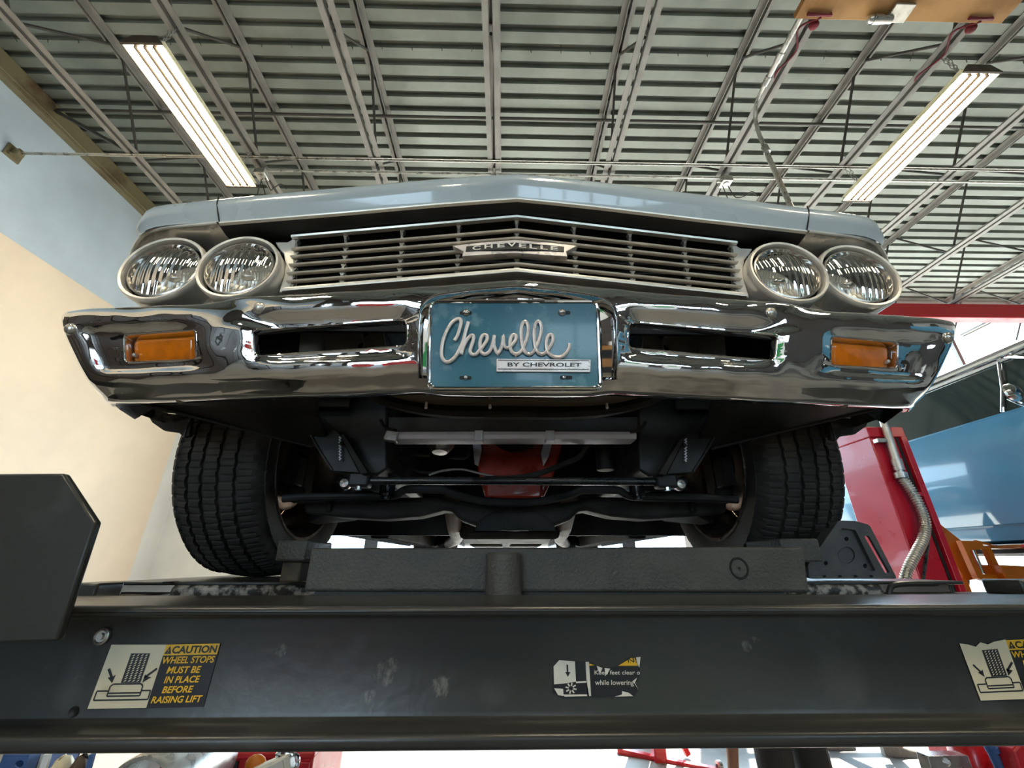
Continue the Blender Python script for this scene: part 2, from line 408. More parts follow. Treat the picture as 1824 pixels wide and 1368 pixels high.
# bridging angles across the joists
m = MB(); m.box(XL+.02, XR, 2.990, 3.010, CHORD-.008, CHORD-.003); m.box(XL+.02, XR, 3.007, 3.011, CHORD-.022, CHORD-.003)
r = thing('bridging_angle', (0, 3, CHORD), 'thin steel bridging angle crossing under the joists, bolted to the blue wall', 'steel bar')
m.build('angle_bar', M['conduit'], r)
m = MB(); m.box(XL+.0, XL+.02, 2.93, 3.07, CHORD-.09, CHORD+.05); m.box(XL+.02, XL+.09, 2.97, 3.03, CHORD-.05, CHORD+.02); m.cyl((XL+.02, 2.96, CHORD-.06), (XL+.05, 2.96, CHORD-.06), .012, 8)
m.build('wall_plate', M['ledger'], r, bevel=.003)
m = MB(); m.tube([(XL+.09, 3.04, H-.07), (XR, 3.04, H-.07)], .016, 8)
tag(m.build('upper_bridging_rod', M['web']), 'dark round bridging rod crossing close under the metal deck', 'steel bar')
m = MB(); m.bar((XL+.08, 3.04, H-.09), (JX[0], 3.0, CHORD), .03, .03)
tag(m.build('diagonal_brace', M['web']), 'dark diagonal brace from the left wall top to the first joist', 'steel bar')
m = MB(); m.tube([(-2.56, 3.14, CHORD-.03), (XR, 3.14, CHORD-.03)], .011, 8)
tag(m.build('lighting_conduit', M['conduit']), 'bright thin conduit running between the two lighting junction boxes and beyond', 'conduit')
def junction(x, y, z, lb):
    r = thing('junction_box', (x, y, z), lb, 'junction box')
    MB().box(x-.055, x+.055, y-.055, y+.055, z-.09, z-.02).build('box_body', M['conduit'], r, bevel=.006)
    m = MB(); m.cyl((x+.0, y, z-.1), (x, y, z-.09), .03, 14); m.build('knockout_cover', M['steel'], r); m = MB(); m.cyl((x-.09, y, z-.05), (x-.05, y, z-.05), .017, 10); m.build('conduit_connector', M['steel'], r)
    m = MB(); m.tube(catmull([(x+.03, y+.02, z-.09), (x+.10, y+.05, z-.22), (x+.16, y, z-.26), (x+.24, y-.02, z-.22), (x+.30, y, z-.26)]), .006, 6)
    m.tube(catmull([(x-.02, y+.03, z-.09), (x+.04, y+.09, z-.28), (x-.04, y+.11, z-.33), (x-.06, y+.1, z-.2), (x-.03, y+.06, z-.09)]), .005, 6)
    m.build('loose_cable', M['web'], r)
junction(JX[1]+.02, 3.14, CHORD-.03, 'metal junction box with loose cables by the left fluorescent fixture')
junction(JX[5]+.02, 3.14, CHORD-.03, 'metal junction box with loose cables by the right fluorescent fixture')
# ---------------------------------------------------------------- fluorescent fixtures
def chain(m, p, q, n=9):
    p, q = Vector(p), Vector(q); d = (q-p).normalized(); a = d.orthogonal().normalized(); b = d.cross(a)
    for i in range(n):
        c = p.lerp(q, (i+.5)/n); s = a if i % 2 else b; L = (q-p).length/n*.62
        m.tube([c+d*L*math.cos(t)+s*.009*math.sin(t) for t in [2*math.pi*k/8 for k in range(8)]], .0026, 5, closed=True)
def fixture(x, y0, y1, z, lb):
    r = thing('fluorescent_fixture', (x, (y0+y1)/2, z), lb, 'ceiling light', 'four-tube fluorescent fixtures hung on chains')
    m = MB(); m.prism([(x-.15, y0, z+.0), (x-.085, y0, z+.075), (x+.085, y0, z+.075), (x+.15, y0, z), (x+.142, y0, z), (x+.08, y0, z+.068), (x-.08, y0, z+.068), (x-.142, y0, z)], (0, y1-y0, 0))
    m.box(x-.14, x+.14, y0, y1, z+.042, z+.05)
    m.build('housing', M['reflector'], r)
    for k in range(4):
        xx = x-.1035+.069*k
        MB().cyl((xx, y0+.02, z+.012), (xx, y1-.02, z+.012), .0235, 14).build('tube', M['tube'], r)
    for k in range(3):
        xx = x-.069+.069*k; MB().prism([(xx-.010, y0+.01, z+.042), (xx+.010, y0+.01, z+.042), (xx+.005, y0+.01, z-.010), (xx-.005, y0+.01, z-.010)], (0, y1-y0-.02, 0)).build('divider', M['divider'], r)
    for yy in (y0-.02, y1):
        m = MB(); m.prism([(x-.155, yy, z-.006), (x+.155, yy, z-.006), (x+.09, yy, z+.08), (x-.09, yy, z+.08)], (0, .02, 0)); m.build('end_cap', M['fixdark'], r, bevel=.003)
    jx = min(JX, key=lambda q: abs(q-x))
    for yy in (y0+.08, y1-.1):
        m = MB(); chain(m, (x, yy, z+.075), (x+.35*(jx-x), yy, CHORD-.005), 8); chain(m, (x, yy, z+.075), (jx, yy, CHORD+.05), 10); m.build('chain', M['joist'], r)
fixture(-2.66, 1.83, 3.06, 3.46, 'glowing four-tube fluorescent fixture at upper left, by the blue wall')
fixture(3.66, 1.90, 3.12, 3.46, 'glowing four-tube fluorescent fixture at upper right')
fixture(-2.66, -2.2, -.97, 3.46, 'four-tube fluorescent fixture behind the viewpoint, on the left side')  # this and the next three: unseen fixtures added to light the car's front
fixture(3.66, -2.2, -.97, 3.46, 'four-tube fluorescent fixture behind the viewpoint, on the right side')
fixture(.55, -2.0, -.77, 3.46, 'four-tube fluorescent fixture behind the viewpoint, over the middle')
fixture(-1.3, -5.6, -4.37, 3.46, 'four-tube fluorescent fixture behind the viewpoint, near the front bay')
# ---------------------------------------------------------------- plank, straps, spotlight, conduit
tag(MB().box(JX[5]-.16, JX[6]+.2, 1.50, 1.715, CHORD-.065, CHORD-.012).build('plank', M['wood'], bevel=.004), 'bare wooden plank strapped under two roof joists at top right', 'plank')
for k, lb in ((5, 'dark red strap tying the left end of the plank to a joist'), (6, 'dark red strap tying the right end of the plank to a joist')):
    x = JX[k]; m = MB()
    for yy in (1.55, 1.68):
        m.tube([(x-.085, yy, CHORD-.079), (x+.085, yy, CHORD-.079), (x+.085, yy, CHORD+.07), (x-.085, yy, CHORD+.07)], .012, 6, closed=True)
    m.tube(catmull([(x+.03, 1.7, CHORD-.07), (x-.06, 1.8, CHORD-.01), (x+.02, 1.95, CHORD-.012), (x-.04, 2.1, CHORD-.012), (x, 2.2, CHORD+.02)]), .008, 6)
    m.ball((x+.02, 1.757, CHORD-.045), .036, 10)
    tag(m.build('tie_strap', M['redstrap']), lb, 'strap')
r = thing('spotlight', (2.9, 1.66, CHORD-.07), 'small pale spotlight fixed under the wooden plank', 'spotlight')
MB().box(2.83, 2.98, 1.60, 1.715, CHORD-.09, CHORD-.066).build('mounting_plate', M['conduit'], r, bevel=.004)
m = MB(); m.cyl((2.72, 1.69, CHORD-.10), (2.86, 1.69, CHORD-.10), .034, 16, .028); m.ball((2.71, 1.69, CHORD-.10), .03); m.build('lamp_body', M['conduit'], r)
r = thing('drop_conduit', (2.24, 2.2, CHORD-.03), 'galvanised conduit following a joist then dropping behind the car', 'conduit')
m = MB(); m.tube([(2.20, .2, CHORD-.035), (2.22, 2.16, CHORD-.035)], .022, 12); m.build('upper_pipe', M['conduit'], r)
m = MB(); m.tube(catmull([(2.22, 2.16, CHORD-.035), (2.225, 2.34, CHORD-.06), (2.25, 2.44, CHORD-.2), (2.27, 2.46, CHORD-.5)]), .017, 10); m.build('bend', M['conduit'], r)
m = MB(); m.tube([(2.27, 2.46, CHORD-.5), (2.345, 2.36, .80)], .02, 12); m.build('lower_pipe', M['conduit'], r)
m = MB()
for p, q in (((2.217, 1.95, CHORD-.035), (2.219, 2.02, CHORD-.035)), ((2.22, 2.13, CHORD-.035), (2.22, 2.2, CHORD-.036)), ((2.268, 2.457, CHORD-.46), (2.272, 2.452, CHORD-.54))): m.cyl(p, q, .028, 12)
m.build('coupling', M['steel'], r)
# ================================================================ cut plates
def inpoly(p, poly):
    c = False; n = len(poly); j = n-1
    for i in range(n):
        a, b = poly[i], poly[j]
        if (a[1] > p[1]) != (b[1] > p[1]) and p[0] < (b[0]-a[0])*(p[1]-a[1])/(b[1]-a[1])+a[0]: c = not c
        j = i
    return c
def rrect(pts, r, k=4):
    out = []; n = len(pts); P = [Vector((p[0], p[1])) for p in pts]
    for i in range(n):
        a, b, c = P[i-1], P[i], P[(i+1) % n]
        ri = r[i] if isinstance(r, (list, tuple)) else r
        d1 = (a-b); d2 = (c-b); l = min(ri, d1.length*.49, d2.length*.49)
        p0 = b+d1.normalized()*l; p1 = b+d2.normalized()*l
        for j in range(k+1):
            t = j/k; q = p0*(1-t)**2+b*2*t*(1-t)+p1*t*t; out.append((q.x, q.y))
    return out
def circ(u, v, r, n=14, ry=None): return [(u+r*math.cos(2*math.pi*i/n), v+(ry or r)*math.sin(2*math.pi*i/n)) for i in range(n)]
def cdt(outer, holes, extra=()):
    vs = [Vector(p) for p in outer]; ed = [(i, (i+1) % len(outer)) for i in range(len(outer))]
    for h in holes:
        b = len(vs); vs += [Vector(p) for p in h]; ed += [(b+i, b+(i+1) % len(h)) for i in range(len(h))]
    vs += [Vector(p) for p in extra]
    V, _, Fc, *_ = delaunay_2d_cdt(vs, ed, [], 0, 1e-7)
    fs = []
    for f in Fc:
        c = sum((V[i] for i in f), Vector((0, 0)))/len(f)
        if inpoly(c, outer) and not any(inpoly(c, h) for h in holes): fs.append(tuple(f))
    return V, fs
def cutplate(m, outer, holes, to3, vec):
    V, fs = cdt(outer, holes); P = [to3(p.x, p.y) for p in V]; vec = Vector(vec); n = len(P)
    m.add(P+[p+vec for p in P], fs+[tuple(i+n for i in reversed(f)) for f in fs])
    for loop in [outer]+list(holes):
        L = [to3(*p) for p in loop]; k = len(L)
        m.add(L+[p+vec for p in L], [(i, (i+1) % k, (i+1) % k+k, i+k) for i in range(k)])
    return m
# ================================================================ four post lift
def patched(base, name, spots, col):
    """scuffs: bare patches with a shape of their own"""
    m = base.copy(); m.name = name; nt = m.node_tree; N = nt.nodes; L = nt.links
    b = N['Principled BSDF']; src = b.inputs['Base Color'].links[0].from_socket
    tc = N.new('ShaderNodeTexCoord')
    nz = N.new('ShaderNodeTexNoise'); nz.inputs['Scale'].default_value = 55; nz.inputs['Detail'].default_value = 8; nz.inputs['Roughness'].default_value = .75
    mp = N.new('ShaderNodeMapping'); mp.inputs['Scale'].default_value = (1.6, 1, .8); mp.inputs['Rotation'].default_value = (0, .5, 0)
    L.new(tc.outputs['Object'], mp.inputs[0]); L.new(mp.outputs[0], nz.inputs[0])
    acc = None
    for c, rx, rz, amt in spots:
        s = N.new('ShaderNodeVectorMath'); s.operation = 'SUBTRACT'; s.inputs[1].default_value = c; L.new(tc.outputs['Object'], s.inputs[0])
        mu = N.new('ShaderNodeVectorMath'); mu.operation = 'MULTIPLY'; mu.inputs[1].default_value = (1/rx, 0, 1/rz); L.new(s.outputs[0], mu.inputs[0])
        ln = N.new('ShaderNodeVectorMath'); ln.operation = 'LENGTH'; L.new(mu.outputs[0], ln.inputs[0])
        mr = N.new('ShaderNodeMapRange'); mr.inputs[1].default_value = 1; mr.inputs[2].default_value = .35; mr.inputs[4].default_value = amt; L.new(ln.outputs['Value'], mr.inputs[0])
        if acc is None: acc = mr.outputs[0]
        else:
            a = N.new('ShaderNodeMath'); a.operation = 'MAXIMUM'; L.new(acc, a.inputs[0]); L.new(mr.outputs[0], a.inputs[1]); acc = a.outputs[0]
    a = N.new('ShaderNodeMath'); a.operation = 'ADD'; L.new(acc, a.inputs[0]); L.new(nz.outputs['Fac'], a.inputs[1])
    th = N.new('ShaderNodeMapRange'); th.inputs[1].default_value = .84; th.inputs[2].default_value = 1.02; L.new(a.outputs[0], th.inputs[0])
    mx = N.new('ShaderNodeMix'); mx.data_type = 'RGBA'; mx.inputs[7].default_value = tuple(col)+(1,)
    L.new(th.outputs[0], mx.inputs[0]); L.new(src, mx.inputs[6]); L.new(mx.outputs[2], b.inputs['Base Color'])
    return m
YW = .70; LX = .11   # web of the cross beam; lift centre line
def web3(u, v): return at(u, v, YW)
spots = [(tuple(web3(690, 1195)), .030, .034, .40), (tuple(web3(785, 1222)), .024, .028, .42), (tuple(web3(504, 1158)), .018, .018, .40), (tuple(web3(1330, 1152)), .016, .016, .40), (tuple(web3(1345, 1140)), .02, .01, .34),
         (tuple(web3(120, 1190)), .09, .05, .26), (tuple(web3(1600, 1220)), .06, .03, .22), (tuple(web3(660, 1240)), .02, .02, .36)]
M['beam'] = patched(M['lift'], 'scuffed_beam_paint', spots, (.19, .185, .16))
M['beam'].node_tree.nodes['Principled BSDF'].inputs['Roughness'].default_value = .35
lift = thing('car_lift', (LX, 2.8, FLOOR), 'charcoal four-post car lift carrying the raised grey-blue car', 'car lift')
m = MB()
def prof_beam():
    P = []
    def rnd(y, z, r, a0, a1, k=5):
        for i in range(k+1):
            a = math.radians(a0+(a1-a0)*i/k); P.append((y+r*math.cos(a), z+r*math.sin(a)))
    zt = -.0565; zb = -.2185; yf = .652; r = .0075
    P.append((.84, zt)); rnd(yf+r, zt-r, r, 90, 180); rnd(yf+r, zt-.016+r, r*.8, 180, 270)
    rnd(YW-.006, zt-.016-.006, .006, 90, 0, 3)
    rnd(YW-.010, zb+.019+.010, .010, 0, -90, 3)
    rnd(yf+r, zb+.019-r, r, 90, 180); rnd(yf+r, zb+r, r, 180, 270)
    P.append((.84, zb)); return P
pb = prof_beam(); rows = [[(x, y, z) for y, z in pb] for x in (-1.36, 1.58)]
m.grid(rows, closed=True); m.add(rows[0], [tuple(range(len(pb)))]); m.add(rows[1], [tuple(range(len(pb)-1, -1, -1))])
m.build('cross_beam', M['beam'], lift, ang=30)
m = MB().box(-1.36, 1.58, 4.75, 4.95, -.20, -.05); m.build('cross_beam', M['lift'], lift, bevel=.006)
for x, y in ((-1.43, .76), (1.65, .76), (-1.43, 4.85), (1.368, 4.85)):
    if 1:
        m = MB(); m.box(x-.07, x+.07, y-.07, y+.07, FLOOR, .55); m.build('post', M['lift'], lift, bevel=.008)
        MB().box(x-.15, x+.15, y-.15, y+.15, FLOOR, FLOOR+.02).build('post_foot', M['lift'], lift)
RT = -.042
for a, b in ((-.885, -.385), (.56, 1.06)):
    m = MB(); m.box(a, b, 1.03, 5.05, RT-.007, RT); m.box(a, a+.008, 1.06, 5.05, RT-.06, RT-.007); m.box(b-.008, b, 1.06, 5.05, RT-.06, RT-.007)
    m.box(a+.008, b-.008, 4.9, 4.91, RT-.06, RT-.007)
    m.build('runway', M['lift'], lift, bevel=.002)
a, b = -.885, -.385
m = MB(); rows = [[(x, y, z) for x in (a+.155, b-.002)] for y, z in ((1.032, RT-.007), (1.026, RT-.012), (1.024, RT-.020), (1.028, RT-.034), (1.04, RT-.046))]
m.shell(rows, (0, .012, 0)); m.build('runway_lip', M['liftworn'], lift)
MB().box(a, a+.15, 1.0, 1.05, RT-.004, RT+.001).build('lip_tab', M['lift'], lift, bevel=.0015)
m = MB(); m.box(a+.01, a+.14, .98, 1.06, RT-.05, RT-.022); m.build('runway_stop', M['black'], lift, bevel=.003)  # black colour stands in for the shade of the recess at this runway end
a, b = .56, 1.06
m = MB(); rows = [[(x, y, z) for x in (a+.01, a+.30)] for y, z in ((1.032, RT-.007), (1.026, RT-.012), (1.024, RT-.020), (1.028, RT-.034), (1.04, RT-.046))]
m.shell(rows, (0, .012, 0)); m.build('runway_lip', M['liftworn'], lift)
m = MB(); m.tube(catmull([(a+.30, 1.015, RT-.045), (a+.305, 1.015, RT-.02), (a+.33, 1.015, RT-.006), (b-.08, 1.015, RT-.004)]), .006, 8); m.build('lip_rod', M['lift'], lift)
m = MB(); m.box(a+.32, b+.12, .96, 1.06, RT-.05, RT-.024); m.build('runway_stop', M['lift'], lift, bevel=.003)
m = MB(); m.box(1.10, 1.26, .95, 1.03, RT-.025, RT+.005); m.build('lock_block', M['lift'], lift, bevel=.004)
m = MB(); p = at(168, 1050, .9); m.box(p.x-.035, p.x+.03, .87, .93, p.z-.03, p.z+.012); m.build('lock_block', M['lift'], lift, bevel=.004)
# guard plate at the left end of the beam
m = MB(); m.slab([(-70, 844), (113, 843), (170, 930), (136, 1032), (100, 1142), (-70, 1148)], .60, .011)
m.box(-.86, -.66, .605, .66, -.085, -.06); m.build('guard_plate', M['lift'], lift, bevel=.003)
p = web3(184, 1133); m = MB(); m.lathe([(.011, 0), (.011, -.004), (.0085, -.0055), (.007, -.004), (.0045, -.004), (.0045, -.007), (.0001, -.007)], (p.x, YW, p.z), (0, 1, 0), 18)
m.build('bolt', M['steel'], lift)
p = web3(132, 1268); m = MB(); m.lathe([(.0065, -.0015), (.0055, -.001), (.0001, -.0003)], (p.x, YW, p.z), (0, 1, 0), 14); m.build('bolt_hole', M['black'], lift)
# ---- stickers on the web
YS = YW-.0012
def st3(dy=0): return lambda u, v: at(u, v, YS-dy)
def sticker_caution(tl, tm, tr, br, bm, bl, torn, lb):
    f0 = st3(0); f1 = st3(.0004); f2 = st3(.0008)
    out = [bl, bm, br, tr, tm]+torn+[tl] if torn else [bl, bm, br, tr, tm, tl]
    s = MB().prism([f0(*p) for p in out], (0, .0009, 0)).build('caution_sticker', M['black_print'], lift); s['label'] = lb
    L = quadmap(tl, tm, bm, bl, f1); R = quadmap(tm, tr, br, bm, f1); L2 = quadmap(tl, tm, bm, bl, f2); R2 = quadmap(tm, tr, br, bm, f2)
    def poly(m, f, pts): m.add([f(a, b) for a, b in pts], [tuple(range(len(pts)))])
    m = MB()
    if torn: m.add([f1(*bl), f1(*bm), f1(*tm)]+[f1(*p) for p in torn]+[f1(*tl)], [tuple(range(4+len(torn)))])
    else: poly(m, L, [(.01, .01), (1, .01), (1, .99), (.01, .99)])
    m.build('pictogram_panel', M['cream_sticker'], s)
    m = MB(); poly(m, R, [(.0, .82), (.99, .82), (.99, .99), (0, .99)]); m.build('heading_panel', M['yellow'], s)
    m = MB(); lettering(m, 'CAUTION', lambda a, b: R2(.14+a*.82, .845+b*.12), off=.03); poly(m, R2, [(.01, .845), (.13, .845), (.08, .97)]); m.build('heading_lettering', M['black_print'], s)
    m = MB(); lettering(m, '!', lambda a, b: quadmap(tm, tr, br, bm, st3(.0011))(.062+a*.018, .856+b*.06)); m.build('warning_mark', M['yellow'], s)
    m = MB()
    for t, a0, a1, b0 in (('WHEEL STOPS', .02, .97, .69), ('MUST BE', .16, .77, .535), ('IN PLACE', .17, .80, .385), ('BEFORE', .19, .73, .23), ('RAISING LIFT', .05, .94, .075)):
        lettering(m, t, lambda a, b: R2(a0+a*(a1-a0), b0+b*.11), off=.026, shear=.12)
    m.build('warning_lettering', M['yellow'], s)
    m = MB(); poly(m, L2, [(.42, .40), (.76, .40), (.76, .855), (.42, .855)])
    def line(p, q, wd=.012):
        a, b = Vector(p), Vector(q); d = (b-a).normalized(); n = Vector((-d.y, d.x))*wd; poly(m, L2, [a-n, b-n, b+n, a+n])
    for P in ([(.30, .385), (.78, .385), (.82, .35), (.82, .20), (.26, .20), (.26, .35), (.30, .385)], [(.26, .28), (.0+.06, .28), (.06, .14), (.98, .14), (.98, .28), (.82, .28)], [(.27, .245), (.81, .245)]):
        for p, q in zip(P, P[1:]): line(p, q)
    line((.12, .62), (.235, .48), .02); line((.97, .62), (.80, .48), .02)
    poly(m, L2, [(.27, .40), (.16, .485), (.235, .50), (.285, .53)]); poly(m, L2, [(.79, .40), (.79, .53), (.83, .50), (.92, .485)])
    m.build('pictogram', M['black_print'], s)
    m = MB(); L3 = quadmap(tl, tm, bm, bl, st3(.0011))
    for c in range(4):
        for k in range(11):
            a = .455+c*.075; b = .42+k*.039
            poly(m, L3, [(a, b), (a+.02, b), (a+.045, b+.016), (a+.045, b+.03), (a+.025, b+.026), (a+.012, b+.012)])
    m.build('tread_marks', M['cream_sticker'], s)
sticker_caution((198, 1147), (297, 1147), (393, 1145), (362, 1259), (260, 1262), (154, 1264), None, 'caution sticker with tyre pictogram, whole, near the left end of the beam')
sticker_caution((1709, 1146), (1791, 1139), (1888, 1136), (1930, 1242), (1829, 1245), (1747, 1248), [(1770, 1143), (1760, 1148), (1746, 1144), (1738, 1152), (1724, 1148)], 'caution sticker with torn top edge, cut by the right edge of the photo')
f0, f1, f2 = st3(0), st3(.0004), st3(.0008)
s = MB(); s.add([f0(*p) for p in [(985, 1186), (996, 1176), (1048, 1178), (1056, 1182), (1066, 1190), (1078, 1190), (1100, 1187), (1122, 1172), (1141, 1170), (1140, 1196), (1138, 1208), (1132, 1218), (1137, 1230), (1128, 1241), (1000, 1242), (984, 1234)]], [tuple(range(16))])
s = s.build('torn_sticker', M['black_print'], lift); s['label'] = 'torn sticker about keeping feet clear, in the middle of the beam'
m = MB()
for P in ([(986, 1187), (996, 1176), (1024, 1178), (1026, 1214), (1010, 1217), (987, 1219)], [(1043, 1179), (1049, 1179), (1053, 1240), (1046, 1240)], [(1026, 1214), (1046, 1213), (1046, 1216), (1026, 1217)], [(1003, 1237), (1046, 1237), (1046, 1240), (1006, 1241)], [(987, 1226), (1003, 1227), (1004, 1240), (994, 1238)],
          [(1063, 1186), (1073, 1190), (1070, 1198), (1066, 1196)], [(1077, 1190), (1087, 1191), (1082, 1200), (1078, 1203)], [(1132, 1171), (1141, 1170), (1139, 1189), (1137, 1186)], [(1135, 1207), (1131, 1216), (1137, 1229), (1132, 1220), (1127, 1213)], [(1095, 1241), (1108, 1237), (1108, 1231), (1120, 1234), (1128, 1240)]):
    m.add([f1(*p) for p in P], [tuple(range(len(P)))])
c = (1017, 1226)
for k in range(8):
    a = 2*math.pi*k/8+.2; d = (math.cos(a), math.sin(a)); n = (-d[1]*1.3, d[0]*1.3)
    m.add([f2(c[0]+d[0]*q+n[0]*e, c[1]+d[1]*q+n[1]*e) for q, e in ((4, -1), (10, -1), (10, 1), (4, 1))], [(0,1,2,3)])
m.build('torn_paper', M['white_print'], s)
m = MB(); m.add([f2(*p) for p in [(1009, 1184), (1012, 1184), (1012.5, 1197), (1016, 1197), (1011.5, 1206), (1007, 1197), (1009.5, 1197)]], [tuple(range(7))]); m.build('arrow', M['black_print'], s)
m = MB(); m.add([f1(*p) for p in [(1050, 1182), (1059, 1185), (1050, 1186)]], [(0,1,2)]); m.build('yellow_scrap', M['yellow'], s); m = MB(); m.add([f1(*p) for p in [(1101, 1186), (1124, 1172), (1133, 1172), (1136, 1186)]], [(0,1,2,3)]); m.build('yellow_scrap', M['yellow'], s)
m = MB(); Q = quadmap((1059, 1194), (1140, 1194), (1140, 1204), (1059, 1204), f2); lettering(m, 'Keep feet clear o', lambda a, b: Q(a, b), off=.008)
Q2 = quadmap((1060, 1211), (1129, 1211), (1129, 1223), (1060, 1223), f2); lettering(m, 'while lowering', lambda a, b: Q2(a, b), off=.008); m.build('sticker_lettering', M['white_print'], s)
m = MB(); Q3 = quadmap((1117, 1172), (1133, 1171), (1135, 1180), (1119, 1180), f2); lettering(m, 'N!', lambda a, b: Q3(a, b), off=.01); m.build('heading_lettering', M['black_print'], s)

# ================================================================ rolling bridge jack between the runways
YJ = .90
jack = thing('bridge_jack', (LX, 1.1, RT-.05), 'dark grey rolling bridge jack with centre cylinder, between the lift runways', 'jack')
m = MB(); m.slab([(555, 976), (1432, 974), (1443, 1056), (540, 1054)], YJ, .32); m.build('jack_body', M['jackpaint'], jack, bevel=.006, seg=3)
a = at(552, 1056, YJ); b = at(1430, 1056, YJ); m = MB(); m.box(a.x+.004, b.x-.03, YJ+.012, YJ+.3, a.z-.05, a.z+.002); m.build('jack_skirt', M['jackpaint'], jack)
p = at(897, 984, .865); q = at(897, 1082, .865)
m = MB(); m.lathe([(.0001, p.z), (.030, p.z), (.0345, p.z-.004), (.0345, q.z)], (p.x, .885, 0), (0, 0, 1), 32); m.build('lift_cylinder', M['jackpaint'], jack)
for (u, v, w, nm) in ((525, 1058, 240, 0), (1250, 1060, 236, 0)):
    a = at(u, v+6, .885); b = at(u+w, v+6, .885); m = MB(); m.box(a.x, b.x, .87, 1.0, a.z-.016, a.z+.0); m.build('jack_rail', M['jackpaint'], jack, bevel=.003)
p = at(1317, 1012, YJ-.001); m = MB()
m.tube([(p.x+.0175*math.cos(a), YJ-.0005, p.z+.0185*math.sin(a)) for a in [2*math.pi*k/28 for k in range(28)]], .0022, 6, closed=True); m.build('stamped_ring', M['black'], jack)
MB().cyl((p.x, YJ-.0015, p.z), (p.x, YJ+.002, p.z), .0028, 10).build('ring_centre', M['black'], jack)
for (u0, u1, v0, v1) in ((497, 556, 963, 999), (1388, 1446, 960, 1001)):
    a = at(u0, v1, .98); b = at(u1, v0, .98); MB().box(a.x, b.x, .96, 1.10, a.z, b.z).build('end_pad', M['jackpaint'], jack, bevel=.004)
a = at(499, 1032, .99); b = at(540, 1000, .99)
m = MB(); m.box(a.x, b.x, .985, 1.06, RT+.001, b.z); m.build('end_roller', M['tan'], jack, bevel=.004)
# ================================================================ wheel chock
ck = thing('wheel_chock', (at(1510, 1030, 1.05).x, 1.06, RT), 'dark triangular rubber wheel chock with slotted handle before the right tyre', 'wheel chock')
YC = 1.035
m = MB(); hole = rrect([(1447, 1017), (1499, 941), (1524, 944), (1560, 1017)], 3, 3); slot = rrect([(1539, 954), (1548, 954), (1585, 1020), (1578, 1023)], 4, 3)
cutplate(m, rrect([(1439, 1006), (1494, 927), (1524, 928), (1549, 935), (1598, 1031), (1442, 1031)], 5, 3), [hole, slot]+[circ(1467.5+28*k, 1026.5, 4.0, 8, 2.2) for k in range(4)], lambda u, v: at(u, v, YC), (0, .007, 0))
m.build('chock_frame', M['rubber_chock'], ck, bevel=0)
m = MB(); cutplate(m, [(1441, 1030), (1443, 1016), (1498, 938), (1526, 941), (1564, 1019), (1568, 1030)], [circ(1508, 960, 4, 10), circ(1471, 1003, 4, 10), circ(1541, 1008, 4, 10), circ(1508, 989, 15, 20)], lambda u, v: at(u, v, YC+.009), (0, .06, 0)); m.build('recessed_web', M['rubber_chock'], ck)
m = MB(); P = circ(1508, 989, 14.6, 20); m.prism([at(u, v, YC+.013) for u, v in P], (0, .03, 0)); m.build('boss', M['rubber_chock'], ck)
# ================================================================ the raised car
X0 = .024
car = thing('car', (X0, 2.9, RT), 'grey-blue vintage car with chrome bumper and four round headlights, raised on the lift', 'car')
def both(name, mb, mt, parent=None, **k):
    par = parent or car
    return mb.build(name, mt, par, **k), mb.mirror(X0).build(name, mt, par, **k)
# ---- chrome bumper: a face lofted between its top crest and bottom edge, with openings
def edge(pxs, Ys):
    P = [at(u, v, y) for (u, v), y in zip(pxs, Ys)]; return [X0-p.x for p in P], [p.y for p in P], [p.z for p in P]
tx, ty, tz = edge([(918, 499), (820, 506), (700, 515), (560, 523), (445, 529), (354, 542), (190, 549), (127, 554), (96, 569)], [.632, .640, .651, .662, .672, .68, .698, .707, .722])
bx, by, bz = edge([(918, 697), (800, 696), (746, 690), (700, 692), (445, 701), (299, 707), (210, 709), (166, 707)], [.70, .70, .70, .704, .725, .745, .765, .78])
tx[0] = bx[0] = 0
TXE, BXE = tx[-1], bx[-1]
tn = [x/TXE for x in tx]; bn = [x/BXE for x in bx]
def bump(s, t):
    T = Vector((s*TXE, interp(tn, ty, s), interp(tn, tz, s))); B = Vector((s*BXE, interp(bn, by, s), interp(bn, bz, s)))
    p = T.lerp(B, t)
    d = .016*(1-math.exp(-t/.05))*(1-.0*t)+.010*math.sin(math.pi*t)
    d -= .016*smooth(.80, 1.0, t)**2
    ch = smooth(.205, .255, s)*(1-smooth(.50, .585, s)); d -= ch*.016*smooth(.20, .34, t)*(1-smooth(.66, .78, t))
    sg = smooth(.64, .72, s)*(1-smooth(.90, .95, s)); d -= sg*.012*smooth(.22, .34, t)*(1-smooth(.70, .80, t))
    d -= .014*math.exp(-((s-.56)/.05)**2)*smooth(.0, .1, t)*(1-smooth(.28, .40, t))*.5
    d -= .03*smooth(.955, 1.0, s)**2
    d += .0007*math.sin(s*37+t*9)*math.sin(t*7+1)+.0005*math.sin(s*71-t*14)
    p.y -= d
    return Vector((X0-p.x, p.y, p.z))
def binv(u, v):
    s, t = .5, .5
    for _ in range(30):
        a = proj(bump(s, t)); e = 1e-4
        b = proj(bump(s+e, t)); c = proj(bump(s, t+e))
        J = ((b[0]-a[0])/e, (c[0]-a[0])/e, (b[1]-a[1])/e, (c[1]-a[1])/e); D = J[0]*J[3]-J[1]*J[2]
        du, dv = u-a[0], v-a[1]
        s = min(1.05, max(-.05, s+(J[3]*du-J[1]*dv)/D*.8)); t = min(1.05, max(-.05, t+(-J[2]*du+J[0]*dv)/D*.8))
    return (s, t)
